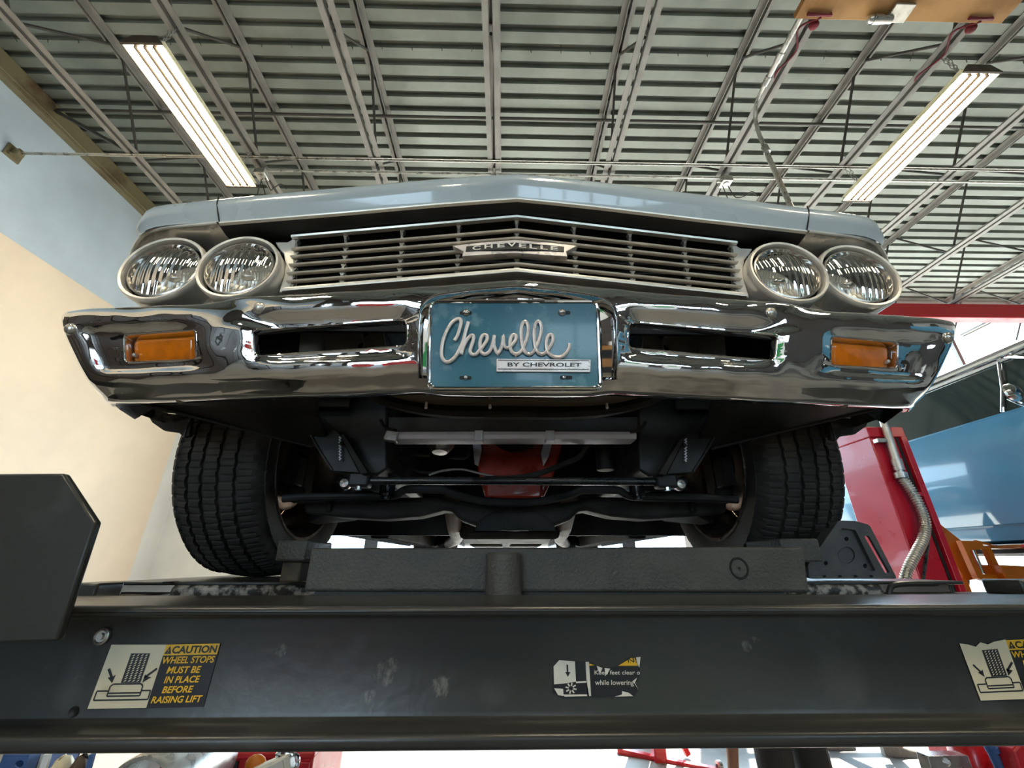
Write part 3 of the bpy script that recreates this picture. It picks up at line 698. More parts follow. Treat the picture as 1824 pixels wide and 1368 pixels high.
def hole_st(px, r, sub=6):
    P = rrect(px, r, 5); out = []
    for i, p in enumerate(P):
        q = P[(i+1) % len(P)]; L = math.dist(p, q); n = max(1, int(L/9))
        for k in range(n): out.append((p[0]+(q[0]-p[0])*k/n, p[1]+(q[1]-p[1])*k/n))
    return [binv(*p) for p in out]
SLOT = hole_st([(447, 586), (726, 567), (727, 617), (452, 636)], [8, 13, 15, 13])
SIG = hole_st([(220, 595), (349, 586), (350, 641), (221, 646)], [9, 9, 9, 9])
# the plate recess, from the centre outwards (half of it)
rec_px = [(918, 508), (880, 511), (840, 515), (800, 520), (775, 525), (758, 535), (748, 552), (745, 575), (744, 610), (744, 650), (745, 680)]
REC = [binv(*p) for p in catmull([Vector((a, b, 0)) for a, b in rec_px], 3) for p in [(p.x, p.y)]]
REC[0] = (0, REC[0][1]); REC[-1] = (REC[-1][0], .93)
outer = [(0, 0)]
NS = 110
for i in range(1, NS+1): outer.append((i/NS, 0))
for i in range(1, 25): outer.append((1, i/24))
for i in range(NS-1, -1, -1): outer.append((i/NS, 1))
outer += [(0, .93)]+[(REC[-1][0]*k/6, .93) for k in range(1, 6)]+list(reversed(REC))
gridp = []
for i in range(1, NS):
    for j in range(1, 26):
        p = (i/NS, [.012, .03, .055, .09][j-1] if j < 5 else .09+.91*(j-4)/22)
        if not inpoly(p, outer): continue
        if any(inpoly(p, h) for h in (SLOT, SIG)): continue
        if min(min((q[0]-p[0])**2*9+(q[1]-p[1])**2*.5 for q in h) for h in (SLOT, SIG, REC)) < .00025: continue
        gridp.append(p)
V, FS = cdt(outer, [SLOT, SIG], gridp)
half = MB(); half.add([bump(p.x, p.y) for p in V], FS)
def flange(m, loop, steps, closed=True):
    """rows going back from an opening: (back, inward)"""
    P = [bump(*q) for q in loop]; n = len(P); rows = [P]
    c = sum(P, Vector())/n
    for back, inn in steps:
        row = []
        for i, p in enumerate(P):
            a, b = (P[i-1], P[(i+1) % n]) if closed else (P[max(i-1, 0)], P[min(i+1, n-1)])
            t = (b-a).normalized(); nn = Vector((t.z, 0, -t.x))
            if nn.dot(c-p) < 0: nn = -nn
            row.append(p+nn.normalized()*inn+Vector((0, back, 0)))
        rows.append(row)
    m.grid(rows, closed=closed)
fl = MB()
flange(fl, SLOT, [(-.0015, .0008), (-.001, .0025), (.002, .0038), (.016, .0042)])
flange(fl, SIG, [(-.0015, .0008), (-.001, .002), (.002, .003), (.022, .0035)])
rr = MB(); flange(rr, REC, [(-.0015, .0008), (.0, .002), (.006, .003), (.018, .0035), (.030, .004), (.034, .022)], closed=False)
# end return and rolled lower lip
ret = MB(); E1 = [bump(1, i/24) for i in range(25)]
ret.grid([E1]+[[p+Vector((a, b, 0)) for p in E1] for a, b in ((-.002, .012), (.002, .05), (.016, .16), (.02, .30))])
lip = MB(); B1 = [bump(i/NS, 1) for i in range(NS+1)]
lip.grid([B1]+[[p+Vector((0, a, b)) for p in B1] for a, b in ((.004, -.0045), (.010, -.006), (.018, -.0045), (.045, .004))])
T1 = [bump(i/NS, 0) for i in range(NS+1)]
lip.grid([T1]+[[p+Vector((0, a, b)) for p in T1] for a, b in ((.006, .003), (.016, .004), (.05, .002))])
bm_ = MB()
for q in (half, fl, rr, ret, lip): bm_.join(q); bm_.join(q.mirror(X0))
bumper = bm_.build('bumper', M['chrome'], car, ang=50)
# bolts on the bumper
for u, v in ((462, 548), (126, 586)):
    s_, t_ = binv(u, v); p = bump(s_, t_); m = MB(); m.lathe([(.0001, -.0065), (.006, -.006), (.010, -.0035), (.0118, .0), (.0125, .003)], p, (0, 1, .25), 20); both('bumper_bolt', m, M['darktrim'], bumper)
for u, v in ((488, 706), (322, 712)):
    p = at(u, v, .755); m = MB(); m.lathe([(.0001, -.006), (.006, -.005), (.009, -.001), (.009, .01)], p, (0, .25, .97), 14); both('bumper_bolt', m, M['tan'], bumper)
# bumper end underside
m = MB(); m.prism([at(196, 713, .80), at(212, 729, .83), at(240, 747, .86), at(237, 722, .86), at(300, 711, .84)], (0, .01, .01)); both('bumper_end_flap', m, M['blackgloss'], bumper)
# ---- turn signals
sp_ = [bump(*q) for q in SIG]; c = sum(sp_, Vector())/len(sp_)
m = MB(); P = [c+(p-c)*.97 for p in sp_]
m.grid([[p+Vector((0, .024, 0)) for p in P], [c+(p-c)*.95+Vector((0, .020, 0)) for p in sp_], [c+(p-c)*.80+Vector((0, .011, -.004)) for p in sp_], [c+(p-c)*.74+Vector((0, .010, -.005)) for p in sp_]], closed=True)
m.add([c+(p-c)*.74+Vector((0, .010, -.005)) for p in sp_], [tuple(range(len(sp_)))])
L_, R_ = both('turn_signal', m, M['amber'])
m = MB(); m.add([p+Vector((0, .03, 0)) for p in sp_], [tuple(range(len(sp_)))])
m.build('signal_backing', M['steel'], L_); m.mirror(X0).build('signal_backing', M['steel'], R_)
for u, v in ((252, 600), (318, 597), (240, 632)):
    q = at(u, v, c.y+.014); s = MB().lathe([(.0001, -.003), (.003, -.0025), (.0042, 0), (.0042, .006)], q, (0, 1, 0), 12)
    s.build('lens_screw', M['steel'], L_); s.mirror(X0).build('lens_screw', M['steel'], R_)
# ---- number plate in its recess
PA = at(918, 538, .650); PB = at(918, 694, .680); PN = Vector((1, 0, 0)).cross(PA-PB).normalized()
if PN.y > 0: PN = -PN
def pl(d=0): return lambda u, v: onplane(u, v, PA+PN*d, PN)
pq = [(764, 534), (1067, 534), (1073, 696), (761, 696)]
m = MB(); m.prism([pl(0)(*p) for p in rrect(pq, 14, 5)], -PN*.003)
plate = m.build('number_plate', M['plate'], car)
m = MB(); ring = [pl(0)(*p) for p in rrect([(767, 537), (1064, 537), (1070, 692), (764, 692)], 14, 6)]
m.tube(ring, .0042, 10, closed=True, nrm=PN); fr = m.build('plate_frame', M['chrome'], plate)
m = MB(); p = [pl(-.006)(*q) for q in rrect([(767, 538), (1064, 538), (1070, 692), (764, 692)], 16, 6)]; m.prism(p, -PN*.012); m.build('plate_bracket', M['darktrim'], plate)
for u, v in ((830.5, 557.5), (1001, 557), (830, 673), (1004.5, 672.5)):
    big = v < 600; r = .0072 if big else .0045; q = pl(0)(u, v)
    s = MB().lathe([(.0001, -.0055), (r*.6, -.0048), (r*.9, -.003), (r, 0)], q, -PN, 16); sc = s.build('plate_screw', M['steel'], plate)
    if big: MB().obox(pl(.0054)(u, v), (r*.75, 0, 0), PN*.0006, Vector((0, 0, .0006))).build('screw_slot', M['black'], plate)
    m = MB(); w_ = 11; uo = u+ (4 if u > 950 else -1); m.add([pl(.0004)(*q) for q in rrect([(uo-w_, v-3.2), (uo+w_, v-3.2), (uo+w_, v+3.2), (uo-w_, v+3.2)], 3, 3)], [tuple(range(16))]); m.build('mounting_slot', M['black'], plate)
zz = lambda x, y: (740+x/5.067, 500+y/5.067)
CS = [(352, 541), (378, 500), (398, 440), (412, 385), (405, 350), (372, 348), (325, 385), (282, 455), (250, 540), (236, 620), (240, 690), (268, 730), (310, 728), (352, 695), (392, 635), (430, 545), (455, 455), (481, 372)]
HS = [(478, 372), (455, 450), (436, 540), (422, 610), (414, 664), (432, 600), (465, 535), (500, 497), (524, 500), (522, 540), (506, 590), (494, 635), (508, 664), (545, 664), (582, 625), (622, 575), (648, 530), (642, 496), (612, 492), (588, 530), (582, 590), (595, 645), (628, 664), (668, 640), (692, 590), (706, 530), (712, 494), (708, 560), (722, 625), (742, 655), (766, 625), (786, 560), (793, 496), (796, 560), (812, 602), (842, 604), (876, 575), (904, 535), (906, 496), (880, 490), (858, 530), (854, 590), (868, 640), (906, 662), (946, 645), (980, 590), (1008, 510), (1018, 430), (1004, 378), (978, 372), (958, 420), (954, 500), (966, 590), (990, 645), (1026, 662), (1062, 645), (1094, 590), (1124, 510), (1136, 430), (1122, 376), (1096, 372), (1076, 420), (1070, 500), (1080, 590), (1104, 645), (1142, 662), (1178, 642), (1212, 600), (1238, 550), (1238, 500), (1212, 488), (1188, 520), (1180, 580), (1192, 640), (1228, 675), (1280, 692), (1330, 680), (1366, 645), (1388, 600), (1388, 566)]
m = MB()
for L in (CS, HS): m.tube([pl(.0045)(*zz(p.x, p.y)) for p in catmull([Vector((a, b, 0)) for a, b in L], 4)], .0035, 8, nrm=PN, flat=.9)
for x, y in ((395, 668), (540, 675), (630, 672), (745, 672), (905, 680), (1030, 676), (1140, 676), (1260, 700)): m.cyl(pl(.0045)(*zz(x, y-10)), pl(.001)(*zz(x, y)), .0022, 8)
m.build('script_lettering', M['script'], plate)
m = MB(); m.prism([pl(.0045)(*zz(*p)) for p in ((733, 704), (1582, 712), (1580, 826), (730, 820))], -PN*.005); bar = m.build('badge_bar', M['script'], plate, bevel=.0007)
m = MB(); m.tube([pl(.0048)(*zz(*p)) for p in ((746, 716), (1568, 722), (1566, 800), (744, 796))], .0007, 4, closed=True, nrm=PN)
Q = quadmap(zz(832, 738), zz(1498, 742), zz(1496, 776), zz(832, 774), pl(.0052)); lettering(m, 'BY CHEVROLET', Q, off=.018); m.build('badge_lettering', M['black_print'], plate)

# ---- grille
gr = MB().box(0, 0, 0, 0, 0, 0)
def gp(c, e):   # a bar from the centre crease to the left end: both pixel points
    return at(918, c, .700), at(e[0], e[1], .733)
rows_ = [((383+390)/2, (520, 422), .0060), (410, (520, 444), .0023), (424.6, (518.5, 458), .0023), (440, (515.5, 472.6), .0023), (455.7, (512.5, 488), .0023), (470, (511.5, 502), .0023), (482, (504, 516.5), .0085)]
grille = None; bars = []
for c_, e_, hh in rows_:
    a, b = gp(c_, e_); d = (b-a).normalized(); m = MB()
    dp = .007 if hh < .0055 else (.009 if hh < .0075 else .03); pr = [(-.004, hh*.45), (-.0055, .0003), (-.004, -hh*.6), (.002, -hh*.65), (dp, -hh*.15), (dp, hh*.30), (.004, hh*.5)]
    am = Vector((2*X0-b.x, b.y, b.z)); ac = Vector((X0, a.y, a.z))
    rws = [[p+Vector((0, y, z)) for y, z in pr] for p in (b, ac, am)]
    m.grid(rws, closed=True); m.add(rws[0], [tuple(range(7))]); m.add(rws[2], [tuple(range(6, -1, -1))])
    if grille is None: grille = m.build('grille', M['trim'], car, ang=50)
    else: m.build('grille_bar', M['trim'], grille, ang=50)
tops = (rows_[0][0], rows_[0][1]); bots = (rows_[-1][0], rows_[-1][1])
for f in (0, .253, .508, .762, .985):
    a0, a1 = gp(*tops); b0, b1 = gp(*bots); m = MB(); p = a0.lerp(a1, f); q = b0.lerp(b1, f)
    if f == 0: p.x = q.x = X0
    for i in range(6):
        c0, e0, _ = rows_[i]; c1, e1, _ = rows_[i+1]
        s0 = gp(c0, e0); s1 = gp(c1, e1); P = s0[0].lerp(s0[1], f); R = s1[0].lerp(s1[1], f)
        if f == 0: P.x = R.x = X0
        w0 = .0028
        m.prism([P+Vector((-.0065, .006, -.003)), P+Vector((.0065, .006, -.003)), P+Vector((w0, .006, -.009)), R+Vector((w0, .006, .002)), R+Vector((-w0, .006, .002)), P+Vector((-w0, .006, -.009))], (0, .012, 0))
    m.build('grille_post', M['darktrim'], grille)
    if f > 0: m.mirror(X0).build('grille_post', M['darktrim'], grille)
# end tab beside the headlights
m = MB(); m.prism([at(x, y, .738) for x, y in ((522, 420), (519, 427), (512, 431), (490, 431), (495, 440), (505, 452), (508, 470), (506, 490), (500, 508), (497, 520), (512, 519), (521, 500), (524, 460), (527, 425))], (0, .02, 0)); both('grille_end', m, M['trim'], grille, bevel=.002)
# emblem on the grille
z3 = lambda x, y: (780+x/6.514, 370+y/6.514)
def chev(px, y0):   # left pixel list -> prism points with the V plan
    return [at(u, v, y0+.033*abs(u-918)/400*1.0) for u, v in px]
outl = [z3(*p) for p in ((887, 372), (500, 402), (168, 440), (298, 505), (280, 560), (887, 522), (1505, 566), (1488, 505), (1616, 440), (1280, 402))]
m = MB(); m.prism(chev(outl, .682), (0, .012, 0)); emb = m.build('emblem', M['script'], grille, bevel=.001)
inl = [z3(*p) for p in ((887, 404), (500, 432), (330, 448), (322, 508), (887, 474), (1462, 512), (1466, 452), (1280, 432))]
m = MB(); m.prism(chev([(u, v) for u, v in inl], .6808), (0, .003, 0)); m.build('emblem_inlay', M['black_print'], emb)
m = MB(); L3 = lambda u, v: at(u, v, .680+.033*abs(u-918)/400)
for ch_, x, y, w_ in (('C', 400, 492, 95), ('H', 540, 475, 95), ('E', 690, 463, 85), ('V', 808, 455, 100), ('E', 940, 458, 85), ('L', 1062, 470, 88), ('L', 1190, 480, 85), ('E', 1308, 490, 85)):
    k = .085 if x < 880 else -.085
    Qm = quadmap(z3(x, y-46-0), z3(x+w_, y-46-k*w_), z3(x+w_, y-k*w_), z3(x, y), L3); lettering(m, ch_, Qm, off=.02)
m.build('emblem_lettering', M['white_print'], emb)
# radiator blackout behind the grille
m = MB(); m.box(X0-.55, X0+.55, .80, .81, .47, .735); m.build('radiator_cover', M['black'], car)
for k in range(5):
    z = .56+.028*k; MB().box(X0-.5, X0+.5, .775, .80, z, z+.003).build('radiator_fin', M['undercoat'], car)
# ---- headlights
def headlight(cx, cz, cy, R, out):
    ax = Vector((0, 1, -.06)).normalized(); o = Vector((cx, cy, cz))
    h = MB().lathe([(R*.885, .020), (R*.89, .003), (R*.905, -.002), (R*.96, -.003), (R*.99, .001), (R*1.0, .010), (R*.985, .022), (R*.97, .06), (R*.95, .12)], o, ax, 48)
    hd = h.build('headlight', M['trim'], car, ang=40)
    MB().lathe([(R*.885, .020), (R*.86, .024), (R*.80, .014)], o, ax, 40).build('rubber_seal', M['black'], hd)
    MB().lathe([(R*.825, .014), (R*.82, .004), (R*.785, .003), (R*.77, .010)], o, ax, 40).build('retaining_ring', M['darktrim'], hd)
    rl = [(R*.82*math.sin(math.radians(a)), .010-.017*math.cos(math.radians(a))+.017*.0) for a in (90, 75, 60, 45, 30, 15, 1)]
    MB().lathe([(R*.785, .010)]+[(R*.785*k, .010-.016*(1-k*k)) for k in (.95, .85, .7, .5, .3, .1, .001)], o, ax, 40).build('lens', M['lens_glass'], hd)
    MB().lathe([(R*.78*k, .013+.055*(1-k*k)) for k in (1, .9, .75, .6, .45, .3, .15, .001)], o, ax, 40).build('reflector_bowl', M['lens_refl'], hd)
    m = MB(); m.ball(o+ax*.035, .013, 12, (1.3, .7, .6)); m.build('bulb_shield', M['steel'], hd)
    return hd
for (u, v), cy, R in (((289, 477), .724, .0885), ((424, 474), .713, .0860)):
    q = at(u, v, cy); headlight(q.x, q.z, cy, R, 1); headlight(2*X0-q.x, q.z+.005, cy, R, 1)
m = MB(); m.prism([Vector((X0-x, .825, z)) for x, z in ((.50, .50), (.84, .50), (.84, .66), (.82, .70), (.50, .71))], (0, .01, 0)); both('headlight_panel', m, M['darktrim'])
m = MB(); P = [at(u, v, .775) for u, v in ((262, 532), (300, 541), (360, 543), (440, 530), (505, 524), (500, 505), (430, 515), (352, 510), (300, 525))]; m.prism(P, (0, .03, 0)); both('headlight_lower_trim', m, M['trim'], bevel=.004)
for u in (344, 352):
    pass
p = at(349, 508, .765); m = MB(); m.ball(p, .014, 12, (1, .7, 1)); both('trim_screw', m, M['steel'])
# ribbed chrome collar beside the inner lamp
m = MB()
for k in range(9):
    a = math.radians(-62+k*15); p = Vector((X0-.611+.091*math.cos(a), .79, .5975+.091*math.sin(a))); q = Vector((X0-.611+.115*math.cos(a), .81, .5975+.112*math.sin(a)))
    m.bar(p, q, .004, .012, up=(0, 1, 0))
both('lamp_collar', m, M['darktrim'])
# ---- hood and fenders
top_px = [(918, 310), (860, 313), (780, 319), (700, 326), (600, 335), (500, 344), (391, 355), (340, 360), (300, 364), (278, 368), (264, 376), (254, 392), (249, 408)]
lip_px = [(918, 352), (860, 356), (780, 362), (700, 369), (600, 378), (500, 386), (391, 395), (340, 398), (300, 401), (278, 404), (262, 409), (250, 416), (246, 421)]
tY = [.652, .655, .661, .668, .678, .688, .70, .706, .711, .715, .720, .728, .742]
lY = [.662, .665, .670, .676, .684, .692, .702, .708, .713, .717, .722, .730, .742]
TP = [at(u, v, y) for (u, v), y in zip(top_px, tY)]; LP = [at(u, v, y) for (u, v), y in zip(lip_px, lY)]
TP[0].x = LP[0].x = X0
def nose(i0, i1, hood):
    m = MB(); rows = []
    ks = list(range(i0, i1+1))
    def row(f): return [f(k) for k in ks]
    back = lambda k, y, dz: Vector((TP[k].x if hood or k < 11 else TP[k].x, y, TP[k].z+dz))
    R = [row(lambda k: back(k, 1.9, .115)), row(lambda k: back(k, 1.2, .075)), row(lambda k: back(k, .85, .035)), row(lambda k: back(k, TP[k].y+.05, .016)), row(lambda k: back(k, TP[k].y+.018, .006)),
         row(lambda k: TP[k].copy()), row(lambda k: TP[k].lerp(LP[k], .12)+Vector((0, -.006, 0))), row(lambda k: TP[k].lerp(LP[k], .40)+Vector((0, -.009, 0))), row(lambda k: TP[k].lerp(LP[k], .62)+Vector((0, -.006, 0))), row(lambda k: TP[k].lerp(LP[k], .90)+Vector((0, -.001, 0))), row(lambda k: LP[k].copy())]
    m.grid(R); return m
hd = nose(0, 6, True)
h2 = MB(); h2.join(hd); h2.join(hd.mirror(X0)); hood = h2.build('hood', M['paint'], car, ang=60)
m = MB(); rows = [[LP[k]+Vector((0, a, b)) for k in range(0, 7)] for a, b in ((0, 0), (-.002, -.002), (-.001, -.005), (.006, -.006))]; m.grid(rows); q = MB(); q.join(m); q.join(m.mirror(X0)); q.build('hood_trim', M['trim'], hood, ang=60)
m = MB(); rows = [[LP[k]+Vector((0, a, b)) for k in range(0, 7)] for a, b in ((.006, -.006), (.03, -.012), (.10, -.005), (.14, .02))]; m.grid(rows); q = MB(); q.join(m); q.join(m.mirror(X0)); q.build('hood_underside', M['black'], hood)
m = MB(); rows = [[Vector((X0-x, y, z)) for x in (0, .2, .4, .66)] for y, z in ((.79, .76), (.80, .70), (.81, .50))]; m.grid(rows); q = MB(); q.join(m); q.join(m.mirror(X0)); q.build('hood_latch_panel', M['black'], car)
fd = nose(6, 12, False)
# fender sides, with the wheel arch cut out
def side_pts():
    P = []; z0 = LP[12].z
    return P
xs = X0-.853
sideY = [(.745, .60), (.745, .725)]
out_ = [(.86, .50), (.83, .55), (.81, .60), (.775, .705), (.86, .745), (1.2, .80), (1.9, .845), (3.5, .86), (5.2, .80), (5.35, .55), (5.2, .22), (4.80, .20)]
arc = lambda c, r, z: [(c+r*math.cos(math.radians(a)), z+r*math.sin(math.radians(a))) for a in range(-20, 201, 15)]
out_ += arc(4.36, .40, .28)+[(3.9, .12), (1.88, .12)]+[(1.375+.40*math.cos(math.radians(a)), .28+.40*math.sin(math.radians(a))) for a in range(-20, 161, 15)]+[(.975, .45)]
m = MB(); V_, F_ = cdt(out_, [])
P = [Vector((xs-.012*math.sin(min(1, (p.y-.12)/.7)*math.pi), p.x, p.y)) for p in V_]; n = len(P)
fd.add(P, F_); fd.add([p+Vector((.012, 0, 0)) for p in P], [tuple(reversed(f)) for f in F_])
fl_, fr_ = both('fender', fd, M['paint'], ang=50)
# seam between hood and fender, chrome eyebrow of the lamp opening
m = MB(); m.tube([TP[6]+Vector((0, -.004, .002)), TP[6].lerp(LP[6], .3)+Vector((0, -.0085, 0)), TP[6].lerp(LP[6], .7)+Vector((0, -.006, 0)), LP[6]+Vector((0, -.001, 0))], .0016, 6); both('panel_seam', m, M['black'])
ey = [at(u, v, y) for u, v, y in ((388, 397, .706), (340, 401, .713), (300, 405, .720), (275, 410, .728), (255, 420, .742), (242, 436, .765), (234, 456, .785), (231, 480, .795), (233, 505, .798), (240, 525, .80))]
m = MB(); m.tube(catmull(ey, 4), .0042, 8); both('lamp_opening_trim', m, M['trim'])
m = MB(); E = catmull(ey, 3); m.grid([E, [p+Vector((.004, .02, -.010)) for p in E], [p+Vector((.012, .06, -.016)) for p in E], [p+Vector((.012, .09, -.014)) for p in E]]); both('lamp_opening_brow', m, M['darktrim'])
# body closures
m = MB(); m.box(X0-.88, X0+.88, 1.86, 1.88, .10, .86); m.build('firewall', M['black'], car)
m = MB(); m.box(X0-.87, X0+.87, 1.88, 5.25, .165, .19); m.build('floor_pan', M['undercoat'], car)
m = MB(); m.box(X0-.87, X0-.40, 1.0, 1.86, .655, .665); m.box(X0-.87, X0-.42, .99, 1.0, .36, .66); both('wheel_house', m, M['black'])
m = MB(); m.box(X0-.41, X0-.40, 1.06, 1.86, .24, .66); both('inner_fender', m, M['black'])
m = MB(); m.prism([at(u, v, .93) for u, v in ((535, 590), (680, 572), (690, 650), (530, 662))], (0, .012, 0)); m.tube([at(576, 580, .925), at(582, 650, .925)], .004, 6); m.tube([at(640, 580, .925), at(650, 612, .925), at(640, 640, .925)], .004, 6)
o1, o2 = both('core_support_panel', m, M['greyprimer'])
m = MB(); p = at(651, 592, .928); m.lathe([(.012, -.001), (.0001, -.0012)], p, (0, 1, 0), 14); q = at(645, 617, .928); m.lathe([(.010, -.001), (.0001, -.0012)], q, (0, 1, 0), 10); both('panel_hole', m, M['black'])
# ================================================================ underneath the car
def pk(name, px, Y, th, mt, bevel=.003, two=True):
    m = MB().slab(px, Y, th)
    return both(name, m, mt, bevel=bevel) if two else m.build(name, mt, car, bevel=bevel)
# splash shields from the bumper ends inwards
m = MB(); A, B, C, D, E2 = at(244, 716, .83), at(560, 703, .80), at(566, 745, .92), at(590, 800, 1.03), at(556, 796, 1.03)
rows = [[A, A.lerp(B, .5), B], [A.lerp(E2, .5), at(490, 740, .92), C], [E2, at(572, 798, 1.03), D]]
m.shell(rows, (0, .004, .010)); m.tube([A, A.lerp(E2, .5), E2], .004, 8); both('splash_shield', m, M['black'])
m = MB(); m.slab([(244, 722), (300, 735), (341, 740), (337, 776), (326, 779), (318, 770), (290, 766), (270, 752), (262, 738), (247, 735)], .95, .012); both('mud_flap', m, M['undercoat'], bevel=.002)
m = MB(); m.tube([at(300, 738, .94), at(341, 741, .95), at(327, 779, .95)], .003, 6); both('mud_flap_edge', m, M['blackgloss'])
# valance and curved lower support behind the bumper
cur = [(640, 700), (662, 712), (690, 722), (725, 731), (760, 737), (800, 741), (850, 743), (918, 743)]
top_ = [(660, 694), (680, 704), (705, 712), (735, 719), (770, 724), (805, 726), (850, 727), (918, 727)]
LB = catmull([at(u, v, .865) for u, v in cur], 4); LT = catmull([at(u, v, .86) for u, v in top_], 4)
LB[-1].x = LT[-1].x = X0
def sym(rows): return [r+[Vector((2*X0-p.x, p.y, p.z)) for p in reversed(r[:-1])] for r in rows]
m = MB(); m.shell(sym([LT, [a.lerp(b, .5)+Vector((0, -.008, 0)) for a, b in zip(LT, LB)], LB, [p+Vector((0, .03, .004)) for p in LB]]), (0, .004, .004)); m.build('lower_radiator_support', M['undercoat'], car)
m = MB(); m.shell(sym([[p+Vector((0, -.10, .02)) for p in LT], [p+Vector((0, -.03, .004)) for p in LT], [p+Vector((0, .0, .005)) for p in LT]]), (0, .002, .004)); m.build('valance_panel', M['tan'], car)
for u in (760, 873, 1080): 
    p = at(u, 712, .85); m = MB(); m.cyl(p+Vector((0, 0, .02)), p+Vector((0, 0, -.016)), .003, 8); m.ball(p+Vector((0, 0, -.018)), .004, 8); m.build('support_clip', M['trim'], car)
pk('radiator_tank', [(672, 742), (1166, 742), (1160, 772), (1140, 778), (700, 778), (684, 764)], 1.03, .05, M['black'], two=False)
m = MB(); P0 = [(692, 770), (1134, 770)]; a, b = at(697, 776, 1.0), at(1132, 776, 1.0)
pr = [(0, .011), (-.006, .008), (-.008, 0), (-.004, -.009), (.01, -.011), (.05, -.009), (.05, .011)]
m.grid([[p+Vector((0, y, z)) for y, z in pr] for p in (a, b)], closed=True); m.build('core_crossbar', M['lightmetal'], car, ang=30)
for u in (853, 980):
    p = at(u, 776, .988); m = MB(); m.box(p.x-.011, p.x+.011, p.y-.002, p.y+.03, p.z-.0125, p.z+.0135); m.build('crossbar_clamp', M['lightmetal'], car, bevel=.002)
p = at(701, 776, .988); m = MB(); m.obox(p+Vector((-.006, .01, 0)), (.016, 0, -.002), (0, .012, 0), (.003, 0, .012)); m.build('crossbar_end', M['steel'], car, bevel=.002)
m = MB(); m.tube(catmull([at(u, v, .99) for u, v in ((678, 748), (684, 758), (694, 765), (706, 767))]), .004, 8); both('support_edge', m, M['undercoat'])
# frame rails and bumper brackets
pk('frame_rail', [(545, 704), (690, 704), (690, 835), (672, 846), (600, 843), (580, 800)], 1.02, .5, M['black'], bevel=.006)
m = MB(); m.slab([(499, 705), (530, 704), (560, 730), (604, 772), (640, 842), (592, 839), (560, 790), (532, 735)], .985, .012); m.tube(catmull([at(u, v, .984) for u, v in ((512, 708), (534, 735), (562, 790), (592, 838))]), .0035, 8); both('bumper_bracket', m, M['black'], bevel=.003)
m = MB(); m.slab([(606, 776), (612, 772), (655, 842), (642, 844)], .975, .03); m.ball(at(608, 790, .975), .006, 8); both('bracket_flange', m, M['undercoat'], bevel=.004)
m = MB(); m.tube([at(606+(.6 if k % 2 else -.8)*2, 778+k*2.6, .974) for k in range(17)], .0022, 6); both('weld_bead', m, M['lightmetal'])
for i, k in ((0, 1), (1, 1)): pass
# sway bar
ya = 1.02; a = at(634, 856, ya); b = Vector((2*X0-a.x, ya, a.z))
m = MB(); m.tube([a, b], .0095, 14); m.tube(catmull([a, a+Vector((-.03, .01, 0)), a+Vector((-.06, .06, .01)), a+Vector((-.09, .25, .03))]), .0095, 12); m.tube(catmull([b, b+Vector((.03, .01, 0)), b+Vector((.06, .06, .01)), b+Vector((.09, .25, .03))]), .0095, 12); m.build('sway_bar', M['blackgloss'], car)
p = at(640, 857, ya-.012); m = MB(); m.box(p.x-.026, p.x+.024, p.y-.008, p.y+.03, p.z-.014, p.z+.022); both('sway_bar_bushing', m, M['black'], bevel=.006)
m = MB(); m.lathe([(.0001, -.012), (.010, -.010), (.014, -.002), (.014, .008)], p+Vector((-.032, .0, -.006)), (0, 1, 0), 14); m.cyl(p+Vector((.0, 0, -.02)), p+Vector((0, 0, -.012)), .007, 8); both('bushing_nut', m, M['steel'])
# engine front: red timing cover, pulley, brackets
m = MB(); m.slab([(846, 772), (1004, 772), (1000, 800), (985, 850), (968, 888), (864, 888), (852, 840), (846, 800)], 1.32, .2); m.build('engine_block', M['red_engine'], car, bevel=.012, seg=3)
p = at(918, 752, 1.24); m = MB(); m.lathe([(.0001, .0), (.05, 0), (.055, -.012), (.082, -.012), (.088, -.004), (.080, .006), (.080, .018), (.088, .028), (.088, .034), (.05, .05)], p, (0, 1, 0), 48); pul = m.build('crank_pulley', M['black'], car)
m = MB(); m.lathe([(.089, .0), (.093, .004), (.093, .018), (.089, .024)], p, (0, 1, 0), 48); m.build('drive_belt', M['undercoat'], pul)
m = MB(); m.slab([(864, 850), (968, 850), (966, 889), (864, 889)], 1.27, .05); m.build('oil_pan_front', M['red_engine'], car, bevel=.01)
for px in ([(842, 790), (855, 784), (858, 800), (852, 830), (845, 826)], [(970, 785), (984, 786), (978, 812), (968, 830), (963, 808)]):
    m = MB(); m.slab(px, 1.28, .01); m.build('engine_bracket', M['lightmetal'], car, bevel=.002)
m = MB(); p = at(785, 790, 1.2); m.lathe([(.0001, -.052), (.022, -.050), (.040, -.03), (.045, -.005), (.045, .05)], p+Vector((0, 0, .02)), (0, .15, 1), 24); m.build('fuel_pump', M['steel'], car)
m = MB(); p = at(1140, 790, 1.16); m.lathe([(.0001, .004), (.03, .002), (.046, .006), (.050, -.003), (.054, .0), (.054, .03), (.03, .06)], p, (0, 1, 0), 32); m.build('steering_pump', M['black'], car)
a = at(1076, 805, 1.2); m = MB(); m.cyl(a+Vector((0, 0, .05)), a+Vector((0, 0, -.055)), .026, 20); m.build('oil_filter', M['black'], car, bevel=.003)
def hose(name, pts, Y, r, mt): m = MB(); m.tube(catmull([at(u, v, Y) for u, v in pts], 6), r, 8); return m.build(name, mt, car)
hose('radiator_hose', [(684, 765), (681, 800), (682, 824), (694, 842), (704, 858)], 1.08, .0085, M['blackgloss'])
hose('fuel_line', [(690, 808), (720, 810), (765, 812)], 1.15, .004, M['undercoat'])
hose('vent_line', [(764, 846), (790, 838), (822, 836), (850, 842), (884, 850)], 1.1, .0028, M['steel'])
